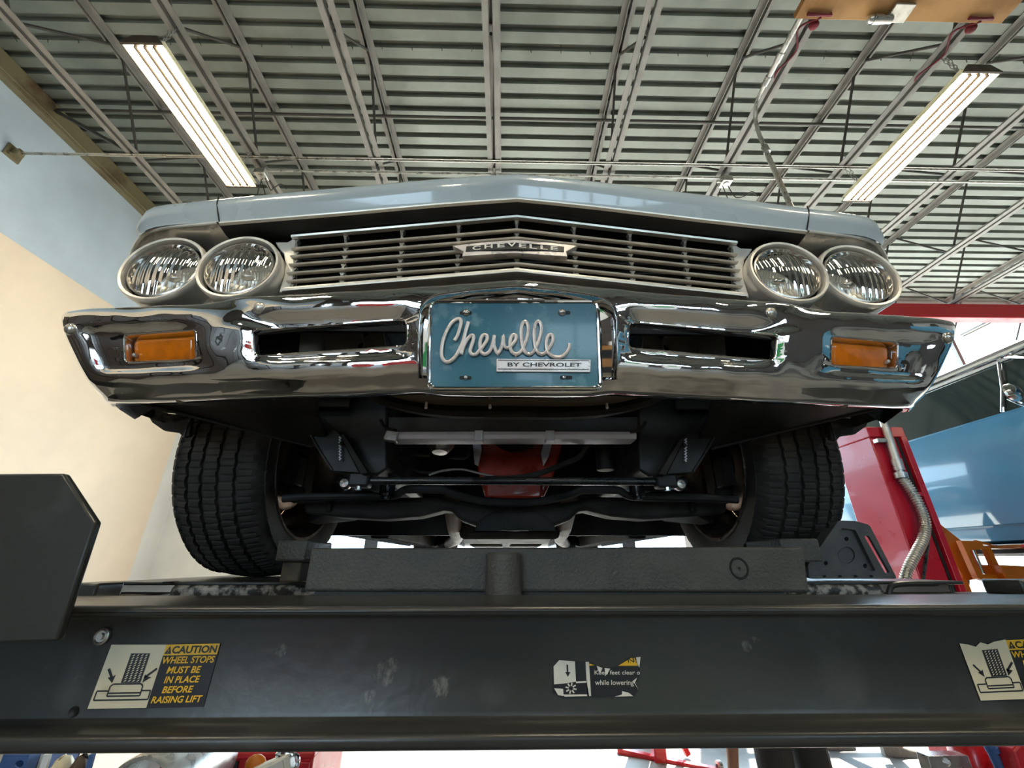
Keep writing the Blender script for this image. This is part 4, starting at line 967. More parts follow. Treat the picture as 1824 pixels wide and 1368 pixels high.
hose('coolant_line', [(862, 852), (910, 852), (955, 845), (1000, 828), (1032, 814), (1044, 796), (1056, 788)], 1.1, .0075, M['undercoat'])
hose('breather_line', [(832, 790), (836, 806), (828, 816), (800, 815)], 1.2, .004, M['undercoat'])
hose('brake_line', [(690, 808), (715, 822), (740, 838), (765, 842), (800, 838)], 1.16, .004, M['undercoat'])
# steering linkage
m = MB(); L_ = [(505, 888), (560, 885), (640, 884), (700, 883), (718, 874), (730, 872), (786, 872), (800, 877), (830, 886), (870, 893), (918, 895)]
P = catmull([at(u, v, 1.16) for u, v in L_], 4); P[-1].x = X0; P += [Vector((2*X0-p.x, p.y, p.z)) for p in reversed(P[:-1])]
m.tube(P, .011, 10); m.build('drag_link', M['black'], car)
p = at(690, 870, 1.14); m = MB(); m.cyl(p+Vector((0, 0, .035)), p+Vector((0, 0, -.02)), .022, 16, .020); m.cyl(p+Vector((0, 0, -.028)), p+Vector((0, 0, -.02)), .012, 10); both('tie_rod_end', m, M['blackgloss'])
# crossmember with its belly
m = MB(); cm = [(540, 886), (700, 886), (780, 884), (800, 890), (850, 898), (918, 900), (986, 898), (1036, 890), (1056, 884), (1136, 886), (1296, 886), (1296, 914), (1230, 920), (1150, 925), (1090, 920), (1046, 909), (1032, 911), (1016, 926), (990, 936), (960, 942), (918, 943), (876, 942), (846, 936), (820, 926), (804, 911), (790, 909), (746, 920), (680, 925), (600, 920), (540, 914)]
m.slab(cm, 1.24, .09); m.build('crossmember', M['undercoat'], car, bevel=.012, seg=3)
p = at(918, 946, 1.236); m = MB(); rows = []
for i in range(7):
    a = math.radians(90*i/6); rows.append([p+Vector(((.115*math.cos(t))*math.sin(a), .0-.012*math.cos(a), .062*max(0, math.sin(t))*math.sin(a))) for t in [math.pi*k/20 for k in range(21)]])
m.grid(rows); m.build('crossmember_belly', M['undercoat'], car)
m = MB(); A = at(600, 900, 1.27); m.prism([A+Vector((0, -.05, .02)), A+Vector((0, .22, .02)), Vector((X0-.63, 1.41, A.z-.0)), Vector((X0-.63, 1.33, A.z-.0))], (0, 0, -.045)); both('lower_control_arm', m, M['undercoat'], bevel=.01)
m = MB(); m.prism([Vector((X0-.36, 1.25, .33)), Vector((X0-.36, 1.50, .33)), Vector((X0-.60, 1.41, .36)), Vector((X0-.60, 1.33, .36))], (0, 0, .03)); both('upper_control_arm', m, M['undercoat'], bevel=.008)
m = MB(); cx, cy = X0-.47, 1.36
m.tube([(cx+.06*math.cos(t), cy+.06*math.sin(t), .16+.024*t/ (2*math.pi)*1.0) for t in [2*math.pi*k/20 for k in range(121)]], .009, 8); both('coil_spring', m, M['blackgloss'])
# exhaust, driveshaft, rear axle, tank
m = MB(); m.tube(catmull([(X0-.21, 1.50, .20), (X0-.22, 1.75, .125), (X0-.26, 2.2, .105), (X0-.40, 3.0, .11)], 8), .030, 14); both('exhaust_pipe', m, M['exhaust'])
m = MB(); m.lathe([(.0001, 0), (.06, .01), (.085, .05), (.085, .60), (.06, .64), (.0001, .65)], (0, 0, 0), (0, 1, 0), 24)
m = MB(); m.v = []; m.lathe([(.0001, 0), (.05, .01), (.082, .05), (.082, .60), (.05, .64), (.0001, .65)], (X0-.42, 3.0, .11), (0, 1, 0), 24); both('muffler', m, M['blackgloss'])
m = MB(); m.box(X0-.16, X0+.16, 1.72, 2.35, .085, .18); m.box(X0-.2, X0+.2, 1.72, 1.76, .08, .18); m.build('gearbox', M['undercoat'], car, bevel=.02)
m = MB(); m.cyl((X0, 2.35, .15), (X0, 4.2, .14), .035, 14); m.build('driveshaft', M['undercoat'], car)
m = MB(); m.cyl((X0-.62, 4.36, .28), (X0+.62, 4.36, .28), .04, 14); m.ball((X0, 4.34, .28), .14, 18); m.build('rear_axle', M['undercoat'], car)
m = MB(); m.bar((X0-.45, 3.3, .13), (X0-.5, 4.3, .2), .05, .06); both('trailing_arm', m, M['exhaust'])
m = MB(); m.box(X0-.6, X0-.52, 1.9, 5.0, .09, .165); both('rear_frame_rail', m, M['undercoat'], bevel=.01)
m = MB(); m.box(X0-.38, X0+.38, 4.62, 5.15, .14, .2); m.build('fuel_tank', M['undercoat'], car, bevel=.03)
# ---- wheels
def wheel(cx, cy, R, side, front):
    """side -1 left: the inside faces +x"""
    s = 1 if side < 0 else -1   # inside direction
    W = .118; cz = RT+R; o = Vector((cx, cy, cz)); ax = Vector((s, 0, 0))
    # tread profile from outside (-) to inside (+)
    prof = [(.225, -.098), (.245, -.112), (.27, -.124), (.305, -.122), (R-.022, -.112), (R-.010, -.102)]
    tr = []; grooves = [-.066, -.027, .014, .055]
    pts = [-.096]
    for g in grooves: pts += [g-.0055, g-.004, g+.004, g+.0055]
    pts += [.090]
    rr = []
    for q in pts:
        crown = R-.012*(abs(q)/.092)**2.5; deep = any(abs(q-g) < .005 for g in grooves); rr.append((crown-(.009 if deep else 0), q, deep))
    prof2 = [(R-.020, .099), (R-.040, .108), (.30, .114), (.27, .114), (.245, .106), (.225, .096)]
    n = 480; a = ax.orthogonal().normalized(); b = ax.cross(a)
    ring = [(r, h, None) for r, h in prof]+[(r, h, i) for i, (r, h, d) in enumerate(rr) if True]+[(r, h, None) for r, h in prof2]
    rib = lambda h: sum(h > g for g in grooves)
    rows = []
    for r, h, i in ring:
        row = []
        for k in range(n):
            q = r
            if i is not None and not rr[i][2]:
                ph = (k+rib(h)*4+int(h*150)) % (9 if rib(h) in (1, 3) else 8)
                if ph == 0: q = r-.005
            elif i is None and r > R-.045 and (k % 8 == 0): q = r-.003
            t = 2*math.pi*k/n; hh = h+(.0016*math.sin(t*60+rib(h)*2) if i is not None else 0)
            row.append(o+ax*hh+a*(q*math.cos(t))+b*(q*math.sin(t)))
        rows.append(row)
    t = thing_part('wheel'+('' if 1 else ''), o)
    m = MB(); m.grid(rows, closed=True); m.build('tyre', M['rubber'], t, ang=28)
    m = MB(); m.lathe([(.222, .092), (.236, .100), (.2345, .105), (.226, .103), (.216, .092), (.208, .06), (.196, .03), (.188, -.04), (.2, -.075), (.22, -.095)], o, ax, 56); m.build('rim', M['steelrim'], t, ang=30)
    m = MB(); m.lathe([(.188, -.035), (.12, -.05), (.06, -.045), (.0001, -.045)], o, ax, 40); m.build('wheel_disc', M['steelrim'], t)
    m = MB(); m.lathe([(.0001, .055), (.08, .052), (.10, .040), (.130, .038), (.142, .03), (.142, -.02), (.12, -.03)], o, ax, 48); m.build('brake_drum', M['rotor'], t, ang=30)
    if front:
        m = MB(); m.lathe([(.0001, .075), (.05, .074), (.06, .06), (.1, .056)], o, ax, 24); m.obox(o+ax*.075, (.02, 0, 0), (0, .035, 0), (0, 0, .12)); m.ball(o+ax*.09+Vector((0, -.06, -.10)), .03, 10); m.ball(o+ax*.085+Vector((0, -.03, .13)), .026, 10); m.obox(o+ax*.095+Vector((0, -.10, -.04)), (.018, 0, 0), (0, .03, 0), (0, 0, .045)); m.build('steering_knuckle', M['undercoat'], t, bevel=.006)
def thing_part(name, loc):
    o = bpy.data.objects.new(name, None); COL.objects.link(o); o.location = loc; o.parent = car; o.matrix_parent_inverse = Matrix.Translation(-car.location); return o
for sd in (-1, 1):
    wheel(X0+sd*.757, 1.375, .335, sd, True); wheel(X0+sd*.735, 4.36, .335, sd, False)
# ================================================================ red lift post of the next bay
post = thing('lift_post', (2.3, 2.5, FLOOR), 'red square lift post with conduit and flexible hose, behind the right tyre', 'lift post')
px0, px1, py0, py1, pz = 2.2, 2.4, 2.36, 2.655, .735
m = MB(); m.box(px0, px1, py0, py1, FLOOR, pz); m.build('post_body', M['red_post'], post, bevel=.006)
m = MB(); m.box(px0-.012, px1+.012, py0-.012, py1+.012, pz-.05, pz+.012); m.build('post_cap', M['red_post'], post, bevel=.004)
m = MB(); m.box(px1-.03, px1+.004, py0-.022, py0, FLOOR, pz-.05); m.build('edge_channel', M['red_post'], post, bevel=.003)
m = MB(); m.box(px1-.050, px1-.034, py0-.004, py0, FLOOR, pz-.05); m.build('channel_slot', M['black'], post)
a = at(1575, 752, 2.325); b = at(1606, 850, 2.325)
m = MB(); m.tube([a+Vector((0, 0, .05)), b], .020, 14); m.build('rigid_conduit', M['conduit'], post)
m = MB()
for v0, v1 in ((818, 838), (842, 852)):
    p = at(1575+(v0-752)*.316, v0, 2.325); q = at(1575+(v1-752)*.316, v1, 2.325); m.cyl(p, q, .026 if v0 < 840 else .031, 16)
m.build('coupling', M['steel'], post)
p = at(1580, 784, 2.32); m = MB(); m.box(p.x-.055, p.x+.03, p.y-.0, p.y+.035, p.z-.012, p.z+.012); m.build('conduit_strap', M['steel'], post, bevel=.002)
pp = catmull([at(u, v, y) for u, v, y in ((1607, 852, 2.325), (1622, 872, 2.32), (1638, 900, 2.315), (1648, 930, 2.31), (1645, 958, 2.31), (1632, 985, 2.31), (1619, 1010, 2.315), (1611, 1035, 2.32), (1606, 1065, 2.325), (1604, 1100, 2.33))], 14)
L = [pp[0]]; 
for p in pp[1:]:
    while (p-L[-1]).length > .0036: L.append(L[-1]+(p-L[-1]).normalized()*.0034)
m = MB(); m.tube(L, [.0250 if (i//2) % 2 else .0195 for i in range(len(L))], 12); m.build('flexible_conduit', M['conduit'], post, ang=20)
m = MB(); m.tube(catmull([at(u, v, 2.345) for u, v in ((1614, 845), (1632, 880), (1652, 930), (1652, 975), (1645, 1030), (1640, 1100))], 6), .007, 8); m.build('black_cable', M['blackgloss'], post)
p = at(1638, 880, 2.34); m = MB(); m.box(p.x-.03, p.x+.02, p.y, p.y+.03, p.z-.012, p.z+.012); m.build('cable_clip', M['red_post'], post, bevel=.003)
m = MB(); m.box(px1, px1+.05, 2.40, 2.47, .47, .58); m.build('limit_switch', M['black'], post, bevel=.008)
# ================================================================ light blue car in the next bay
c2 = thing('car', (3.55, 1.7, .1), 'light blue car with white roof raised in the next bay, beyond the red post', 'car')
y0, y1 = -.6, 4.0
prof = [(2.98, .085), (2.80, .09), (2.775, .105), (2.765, .165), (2.757, .182), (2.745, .188), (2.725, .30), (2.715, .42), (2.72, .55), (2.735, .66), (2.75, .72), (2.765, .75), (2.80, .765), (3.0, .77)]
m = MB(); m.grid([[Vector((x+.10*max(0, abs(y-1.7)-1.9)**2, y, z)) for x, z in prof] for y in [y0+(y1-y0)*k/16 for k in range(17)]])
m.mirror(3.6).build('body_far_side', M['bluecar'], c2, ang=40)
m.box(2.98, 4.22, -.55, 3.95, .10, .76)
m.build('body', M['bluecar'], c2, ang=40)
gl = [(2.80, .765), (2.84, .90), (2.885, 1.075)]
m = MB(); m.shell([[Vector((x, y, z)) for y in (1.85, 2.11, 3.2)] for x, z in gl], (.01, 0, 0)); m.build('side_window', M['carglass'], c2, ang=60)
rf = [(2.875, 1.072), (2.868, 1.085), (2.872, 1.10), (2.90, 1.125), (2.98, 1.17), (3.15, 1.225), (3.6, 1.26), (4.05, 1.225), (4.22, 1.17), (4.32, 1.09)]
m = MB(); m.shell([[Vector((x, y, z)) for x, z in rf] for y in (1.86, 2.2, 2.8, 3.3)], (0, 0, -.012)); m.build('roof', M['carwhite'], c2, ang=50)
m = MB(); m.tube([(2.862, 1.86, 1.082), (2.862, 3.3, 1.082)], .009, 8); m.build('drip_rail', M['chrome'], c2)
m = MB(); m.tube([(2.90, 1.88, 1.128), (2.90, 3.3, 1.128)], .008, 8); m.build('roof_moulding', M['joist'], c2)
m = MB(); m.tube([(2.868, 2.09, 1.06), (2.83, 2.105, .9), (2.795, 2.13, .77)], .009, 8); m.build('vent_window_frame', M['chrome'], c2)
for k in range(3):
    m = MB(); m.tube([(2.87-.006*k, 2.06-.03*k, 1.083-.012*k), (2.80-.006*k, 1.66-.03*k, .86-.03*k)], .009, 8); m.build('pillar_moulding', M['chrome'], c2)
m = MB(); m.prism([Vector((2.90, 1.30, .80)), Vector((3.0, 1.9, 1.12)), Vector((4.2, 1.9, 1.12)), Vector((4.3, 1.30, .80))], (0, .012, 0)); m.build('windshield', M['carglass'], c2)
m = MB(); m.tube([(2.765, 1.9, .752), (2.765, 3.9, .752)], .006, 8); m.build('belt_moulding', M['bluecar'], c2)
q = atX(1800, 700, 2.66); mi = MB().lathe([(.0001, -.018), (.03, -.016), (.048, -.006), (.052, .004), (.048, .02), (.03, .034), (.0001, .038)], q, (.35, -1, .1), 28).build('door_mirror', M['chrome'], c2)
m = MB(); m.tube(catmull([q+Vector((.0, .02, -.02)), q+Vector((.03, .01, -.05)), q+Vector((.09, .0, -.085))]), .010, 8); m.ball(q+Vector((.09, 0, -.09)), .022, 12); m.build('mirror_stem', M['chrome'], mi)
m = MB(); m.box(2.755, 2.80, .3, 3.6, .062, .088); m.build('rocker_moulding', M['chrome'], c2, bevel=.006)
m = MB(); m.box(2.80, 4.4, -.4, 3.8, .04, .085); m.build('underbody', M['undercoat'], c2)
for yy in (.15, 3.15):
    for xx in (2.9, 4.3):
        m = MB(); m.lathe([(.2, -.09), (.30, -.10), (.325, -.06), (.325, .06), (.30, .10), (.2, .09)], (xx, yy, .0), (1, 0, 0), 40); t = m.build('tyre', M['rubber'], c2)
        m = MB(); m.lathe([(.2, -.085), (.19, -.06), (.10, -.07), (.0001, -.075)], (xx, yy, .0), (1, 0, 0), 32); m.build('hubcap', M['chrome'], t)
# ================================================================ orange lift carriage
oc = thing('lift_carriage', (2.55, 2.5, FLOOR), 'orange lift carriage and frame under the light blue car, right of the red post', 'lift carriage')
m = MB(); m.slab([(1668, 928), (1714, 964), (1747, 1032), (1720, 1034), (1700, 1000)], 2.52, .02); m.box(2.50, 2.62, 2.52, 2.64, FLOOR, -.09); m.build('side_plate', M['orange'], oc, bevel=.003)
m = MB(); cutplate(m, [(1712, 963), (1748, 964), (1752, 972), (1764, 974), (1786, 1020), (1800, 1046), (1752, 1034), (1742, 1030)], [[(1727, 980), (1758, 978), (1774, 1015), (1776, 1024), (1748, 1022)]], lambda u, v: at(u, v, 2.44), (0, .03, 0)); m.build('guard_frame', M['orange'], oc)
m = MB(); m.slab([(1780, 1006), (1860, 1010), (1870, 1052), (1800, 1046)], 2.40, .10); m.build('swing_arm', M['orange'], oc, bevel=.004)
m = MB(); m.bar(at(1736, 964, 2.46), at(1850, 990, 2.46), .012, .012); m.build('brace_bar', M['orange'], oc)
m = MB(); a = at(1732, 980, 2.5); b = at(1750, 1022, 2.5); m.cyl(a, b, .014, 12); m.build('hydraulic_rod', M['chrome'], oc)
# ================================================================ people under and behind the lift
def figure(name, loc, lab, J, R, E, hair, clothes, shoes):
    r = thing(name, loc, lab, 'person'); keys = list(J)
    def skin(nm, ks, es, rad, mt, parent):
        me = bpy.data.meshes.new(nm); idx = {k: i for i, k in enumerate(ks)}
        me.from_pydata([tuple(Vector(loc)+Vector(J[k])) for k in ks], [(idx[a], idx[b]) for a, b in es], [])
        o = bpy.data.objects.new(nm, me); COL.objects.link(o)
        s = o.modifiers.new('skin', 'SKIN'); s.use_smooth_shade = True
        for i, k in enumerate(ks): me.skin_vertices[0].data[i].radius = rad(k); 
        me.skin_vertices[0].data[0].use_root = True
        o.modifiers.new('sub', 'SUBSURF').levels = 2; o.modifiers['sub'].render_levels = 2
        dg = bpy.context.evaluated_depsgraph_get(); m2 = bpy.data.meshes.new_from_object(o.evaluated_get(dg)); bpy.data.objects.remove(o); bpy.data.meshes.remove(me)
        m2.name = nm; o = bpy.data.objects.new(nm, m2); COL.objects.link(o); m2.materials.clear(); m2.materials.append(mt)
        for p in m2.polygons: p.use_smooth = True
        o.parent = parent; o.matrix_parent_inverse = Matrix.Translation(-r.location); return o
    body = skin('body', keys, E, lambda k: R[k] if isinstance(R[k], tuple) else (R[k], R[k]), M['skin'], r)
    for nm, ks, es, add, mt in clothes:
        skin(nm, ks, es, lambda k: tuple(q+add for q in (R[k] if isinstance(R[k], tuple) else (R[k], R[k]))), mt, r)
    h = Vector(loc)+Vector(J['head']); f = hair[0]
    m = MB(); m.ball(h+Vector((-.040*f[0], -.040*f[1], .052)), .098, 18, (.90, .92, .92)); m.build('hair', hair[1], r)
    for s in (-1, 1):
        sd = Vector((-f[1], f[0], 0))*.034*s
        MB().ball(h+Vector(f)*.084+sd+Vector((0, 0, .004)), .010, 10).build('eye', M['black_print'], r)
    for (p, d) in shoes:
        p = Vector(loc)+Vector(p); d = Vector(d).normalized(); sdv = Vector((-d.y, d.x, 0)); m = MB(); rows = []
        for t, wd, hh in ((-.10, .026, .075), (-.085, .036, .085), (-.03, .038, .088), (.04, .042, .062), (.10, .046, .045), (.15, .040, .036), (.175, .022, .026)):
            c = p+d*t; rows.append([c+sdv*wd*math.cos(a)+Vector((0, 0, .008+hh*max(0, math.sin(a)))) for a in [math.pi*k/10 for k in range(11)]]+[c+sdv*wd*x for x in (-1.05, -.5, .5, 1.05)])
        m.grid(rows, closed=True); m.add(rows[0], [tuple(range(15))]); m.add(rows[-1], [tuple(range(14, -1, -1))]); m.build('shoe', M['shoe'], r, ang=45)
    return r
def person(name, loc, lab, fwd, lean, hand_l, hand_r, feet, trousers):
    f = Vector(fwd).normalized(); s = Vector((-f.y, f.x, 0))   # s: the figure's left
    up = Vector((0, 0, 1)); L = lambda a, b, c: tuple(f*a+s*b+up*c)
    J = {'pelvis': L(0, 0, .92), 'waist': L(.02*lean, 0, 1.05), 'chest': L(.09*lean, 0, 1.24), 'collar': L(.15*lean, 0, 1.40), 'neck': L(.17*lean+.01, 0, 1.48), 'head0': L(.18*lean+.02, 0, 1.535), 'head': L(.19*lean+.02, 0, 1.61), 'crown': L(.19*lean+.01, 0, 1.68), 'nose': L(.19*lean+.115, 0, 1.60), 'chin': L(.19*lean+.075, 0, 1.545)}
    R = {'pelvis': (.15, .11), 'waist': (.135, .10), 'chest': (.155, .115), 'collar': (.10, .075), 'neck': .05, 'head0': (.070, .076), 'chin': .034, 'head': (.094, .108), 'crown': (.082, .092), 'nose': .013}
    E = [('pelvis', 'waist'), ('waist', 'chest'), ('chest', 'collar'), ('collar', 'neck'), ('neck', 'head0'), ('head0', 'head'), ('head', 'crown'), ('head', 'nose'), ('head', 'chin')]
    for n, sg, hand in (('L', 1, hand_l), ('R', -1, hand_r)):
        sh = Vector(L(.13*lean, .175*sg, 1.375)); h = Vector(hand); mid = sh.lerp(h, .53)+Vector(L(-.045, .02*sg, 0)); d = (h-mid).normalized()
        J['sh'+n] = tuple(sh); J['el'+n] = tuple(mid); J['wr'+n] = tuple(h); J['pm'+n] = tuple(h+d*.055); J['kn'+n] = tuple(h+d*.092)
        R['sh'+n] = .058; R['el'+n] = .042; R['wr'+n] = (.029, .024); R['pm'+n] = (.038, .018); R['kn'+n] = (.036, .015)
        E += [('collar', 'sh'+n), ('sh'+n, 'el'+n), ('el'+n, 'wr'+n), ('wr'+n, 'pm'+n), ('pm'+n, 'kn'+n)]
        for i, (o, ln) in enumerate(((-.028, .070), (-.010, .080), (.010, .076), (.028, .060))):
            a = h+d*.098+f*o; b = a+d*ln*.55+f*.006-s*sg*.012; c = b+d*ln*.4-s*sg*.02
            for q, pnt in (('a', a), ('b', b), ('c', c)): J['f%s%d%s' % (q, i, n)] = tuple(pnt); R['f%s%d%s' % (q, i, n)] = .0085 if q != 'c' else .007
            E += [('kn'+n, 'fa%d%s' % (i, n)), ('fa%d%s' % (i, n), 'fb%d%s' % (i, n)), ('fb%d%s' % (i, n), 'fc%d%s' % (i, n))]
        a = h+d*.04+f*.038; b = a+d*.035+f*.018-s*sg*.012; J['ta'+n] = tuple(a); J['tb'+n] = tuple(b); R['ta'+n] = .012; R['tb'+n] = .009; E += [('pm'+n, 'ta'+n), ('ta'+n, 'tb'+n)]
    for n, sg, ft in (('L', 1, feet[0]), ('R', -1, feet[1])):
        hp = Vector(L(0, .09*sg, .88)); an = Vector(ft)+Vector((0, 0, .09)); kn = hp.lerp(an, .5)+f*.03
        J['hip'+n] = tuple(hp); J['knee'+n] = tuple(kn); J['ank'+n] = tuple(an); J['toe'+n] = tuple(Vector(ft)+f*.11+up*.035)
        R['hip'+n] = .075; R['knee'+n] = .055; R['ank'+n] = .038; R['toe'+n] = (.036, .022)
        E += [('pelvis', 'hip'+n), ('hip'+n, 'knee'+n), ('knee'+n, 'ank'+n), ('ank'+n, 'toe'+n)]
    J['pw'] = L(.01*lean, 0, .985); R['pw'] = (.125, .095); R['pelvis'] = (.125, .105)
    low = ['pelvis', 'pw', 'waist', 'hipL', 'kneeL', 'hipR', 'kneeR']; le = [('pelvis', 'pw'), ('pw', 'waist'), ('pelvis', 'hipL'), ('hipL', 'kneeL'), ('pelvis', 'hipR'), ('hipR', 'kneeR')]
    if trousers: low += ['ankL', 'ankR']; le += [('kneeL', 'ankL'), ('kneeR', 'ankR')]
    J['um'] = tuple(Vector(J['shL']).lerp(Vector(J['elL']), .6)); J['vm'] = tuple(Vector(J['shR']).lerp(Vector(J['elR']), .6)); R['um'] = R['vm'] = .047
    E = [e for e in E if e not in (('shL', 'elL'), ('shR', 'elR'), ('pelvis', 'waist'))]+[('pelvis', 'pw'), ('pw', 'waist')]+[('shL', 'um'), ('um', 'elL'), ('shR', 'vm'), ('vm', 'elR')]
    tp = ['waist', 'pw', 'chest', 'collar', 'shL', 'um', 'shR', 'vm']; te = [('pw', 'waist'), ('waist', 'chest'), ('chest', 'collar'), ('collar', 'shL'), ('shL', 'um'), ('collar', 'shR'), ('shR', 'vm')]
    return figure(name, loc, lab, J, R, E, (tuple(f), M['hair']), [('trousers' if trousers else 'shorts', low, le, .010 if trousers else .020, M['shorts']), ('shirt', tp, te, .020, M['shirt'])], [(tuple(Vector(ft)+f*.04), fwd) for ft in feet])
person('person', (1.34, 2.42, FLOOR), 'person in charcoal shorts standing beyond the lift, arm hanging down', (.25, -1, 0), .9, (.22, -.28, 1.04), (-.31, -.08, .66), ((.10, .0, 0), (-.10, .04, 0)), False)
pb = at(1588, 1354, 4.4)
person('person', (pb.x-.12, 4.42, FLOOR), 'person in dark trousers and grey canvas shoes, walking on the far floor', (1, -.12, 0), .3, (.12, .26, .74), (-.05, -.25, .74), ((-.32, .1, 0), (.10, -.06, 0)), True)
# ================================================================ things on the floor, seen under the beam
def top(u, v, Y): return at(u, v, Y)
cart = thing('tool_cart', (-1.72, 2.35, FLOOR), 'low grey cart under the left end of the beam, holding workshop clutter', 'cart')
CZ = -1.0
m = MB(); m.box(-2.35, -1.32, 2.02, 2.7, CZ-.03, CZ); m.build('cart_top', M['joist'], cart, bevel=.004)
MB().box(-2.32, -1.35, 2.05, 2.67, FLOOR+.2, FLOOR+.22).build('cart_shelf', M['joist'], cart)
for x in (-2.31, -1.36):
    for y in (2.06, 2.66): MB().box(x-.02, x+.02, y-.02, y+.02, FLOOR, CZ-.03).build('leg', M['joist'], cart)
a = at(6, 1344, 2.15); b = at(53, 1344, 2.15); m = MB(); c = at(34, 1361, 2.15)
cutplate(m, [(a.x, CZ), (b.x, CZ), (b.x, a.z), (a.x, a.z)], [[(c.x+.017*math.cos(t), c.z+.012*math.sin(t)) for t in [2*math.pi*k/14 for k in range(14)]]], lambda x, z: Vector((x, 2.15, z)), (0, .006, 0))
m.box(a.x, a.x+.006, 2.156, 2.4, CZ, a.z); m.box(b.x-.006, b.x, 2.156, 2.4, CZ, a.z); m.box(a.x, b.x, 2.394, 2.4, CZ, a.z); m.box(a.x, b.x, 2.15, 2.4, CZ, CZ+.006)
tag(m.build('crate', M['blueplastic']), 'blue crate with a round hole at the left end of the cart', 'crate')
for u, w_, mt, nm, lb in ((68, 9, 'joist', 'flat_bar', 'grey flat bar standing beside the blue crate'), (83, 11, 'white_paint', 'flat_bar', 'white flat bar standing right of the blue crate'), (163, 8, 'blueplastic', 'flat_bar', 'blue flat bar standing left of the round metal pipe')):
    p = at(u, 1344, 2.2); m = MB(); hw = w_/2*.0024; m.prism([Vector((p.x-hw, 2.2, p.z)), Vector((p.x+hw, 2.2, p.z)), Vector((p.x+hw+.012, 2.2, CZ)), Vector((p.x-hw+.012, 2.2, CZ))], (0, .012, 0)); tag(m.build(nm, M[mt], bevel=.001), lb, 'metal bar', 'flat bars on the cart')
for u, v, r_, mt, lb in ((110, 1362, .05, 'cream_sticker', 'crumpled cream rag between the flat bars on the cart'), (146, 1360, .042, 'exhaust', 'crumpled brown rag beside the blue flat bar')):
    p = at(u, v, 2.25); m = MB(); m.ball((p.x, p.y, CZ+.12), .085, 14, (.5, .7, 1.5)); 
    for q in m.v: q += Vector((random.uniform(-1, 1), random.uniform(-1, 1), random.uniform(-.4, 1)))*.010
    for q in m.v: q.z = max(q.z, CZ+.001)
    tag(m.build('rag', M[mt], ang=80), lb, 'rag')
p = at(248, 1396, 2.12); r_ = .145; zc = CZ+r_+.002
m = MB(); m.lathe([(r_*.88, .0), (r_*.90, -.006), (r_*.98, -.006), (r_, .002), (r_, .42), (r_*.95, .44), (r_*.88, .42), (r_*.88, .0)], (p.x, 2.12, zc), (0, 1, 0), 40)
pipe = m.build('pipe', M['conduit']); tag(pipe, 'wide round metal pipe lying on the cart with its dark mouth facing out', 'pipe')
tb = thing('tool_box', (-1.13, 3.0, FLOOR), 'red ribbed tool box on the floor, under the left half of the beam', 'tool box')
a = at(388, 1338, 2.8); b = at(560, 1337, 2.8)
m = MB(); m.box(a.x, b.x, 2.8, 3.3, FLOOR, a.z-.02); m.build('box_body', M['redtool'], tb, bevel=.012, seg=3)
MB().box(a.x-.006, b.x+.006, 2.79, 3.31, a.z-.035, a.z).build('lid', M['redtool'], tb, bevel=.01, seg=3)
for u in (409, 424, 446, 467): 
    p = at(u, 1350, 2.795); MB().box(p.x-.008, p.x+.008, 2.785, 2.80, FLOOR+.05, a.z-.04).build('rib', M['black_print'], tb)
m = MB(); q0 = at(535, 1345, 2.79); m.box(q0.x-.035, q0.x+.055, 2.788, 2.80, a.z-.20, a.z-.045); m.build('latch_panel', M['red_trim'], tb, bevel=.004)
wl = thing('work_light', (-1.0, 2.5, FLOOR), 'white and orange work light with chrome handle, before the red tool box', 'work light')
p = at(490, 1366, 2.5); m = MB(); m.obox(p+Vector((0, 0, -.03)), (.085, 0, .03), (0, .03, 0), (-.022, 0, .055)); m.build('lamp_housing', M['white_print'], wl, bevel=.008)
m = MB(); m.obox(p+Vector((-.005, -.032, -.03)), (.066, 0, .024), (0, .004, 0), (-.017, 0, .042)); m.build('lamp_lens', M['carwhite'], wl)
m = MB(); m.ball(at(455, 1362, 2.53), .05, 14, (1, .5, .8)); m.build('lamp_cap', M['orange'], wl)
m = MB(); m.tube(catmull([at(u, v, 2.5) for u, v in ((500, 1352), (494, 1343), (505, 1341), (525, 1344), (531, 1352), (528, 1366), (518, 1376))], 5), .010, 10); m.build('handle', M['chrome'], wl)
m = MB(); m.cyl(p+Vector((0, .02, -.08)), (p.x, 2.52, FLOOR+.02), .016, 12); m.lathe([(.0001, .03), (.10, .025), (.12, 0)], (p.x, 2.52, FLOOR), (0, 0, 1), 24); m.build('stand', M['black'], wl)
eh = thing('engine_hoist', (1.3, 4.3, FLOOR), 'red engine hoist legs on casters on the far floor, by the right rear post', 'engine hoist')
a, b, c = at(1101, 1339, 4.45), at(1175, 1356, 4.3), at(1250, 1367, 4.2); 
m = MB(); m.bar(a, b, .06, .06); m.build('leg', M['redtool'], eh, bevel=.006)
m = MB(); m.bar(b, c+Vector((.1, -.1, 0)), .06, .06); m.build('leg', M['redtool'], eh, bevel=.006)
m = MB(); m.box(b.x-.05, b.x+.05, b.y-.05, b.y+.05, b.z-.03, b.z+.62); m.build('mast', M['redtool'], eh, bevel=.008)
m = MB(); m.bar(b+Vector((.04, 0, .5)), b+Vector((.25, .03, .03)), .04, .04); m.build('brace', M['redtool'], eh)
for q in (a+Vector((.02, 0, 0)), c+Vector((.1, -.1, 0)), b):
    m = MB(); zc = FLOOR+.034; m.lathe([(.012, -.018), (.034, -.014), (.034, .014), (.012, .018)], (q.x, q.y, zc), (1, .2, 0), 20); m.cyl((q.x, q.y, zc+.02), (q.x, q.y, q.z), .012, 8); m.build('caster', M['steel'], eh)
wr = thing('wire_rack', (1.75, 5.4, FLOOR), 'small black wire rack standing on the far floor', 'rack')
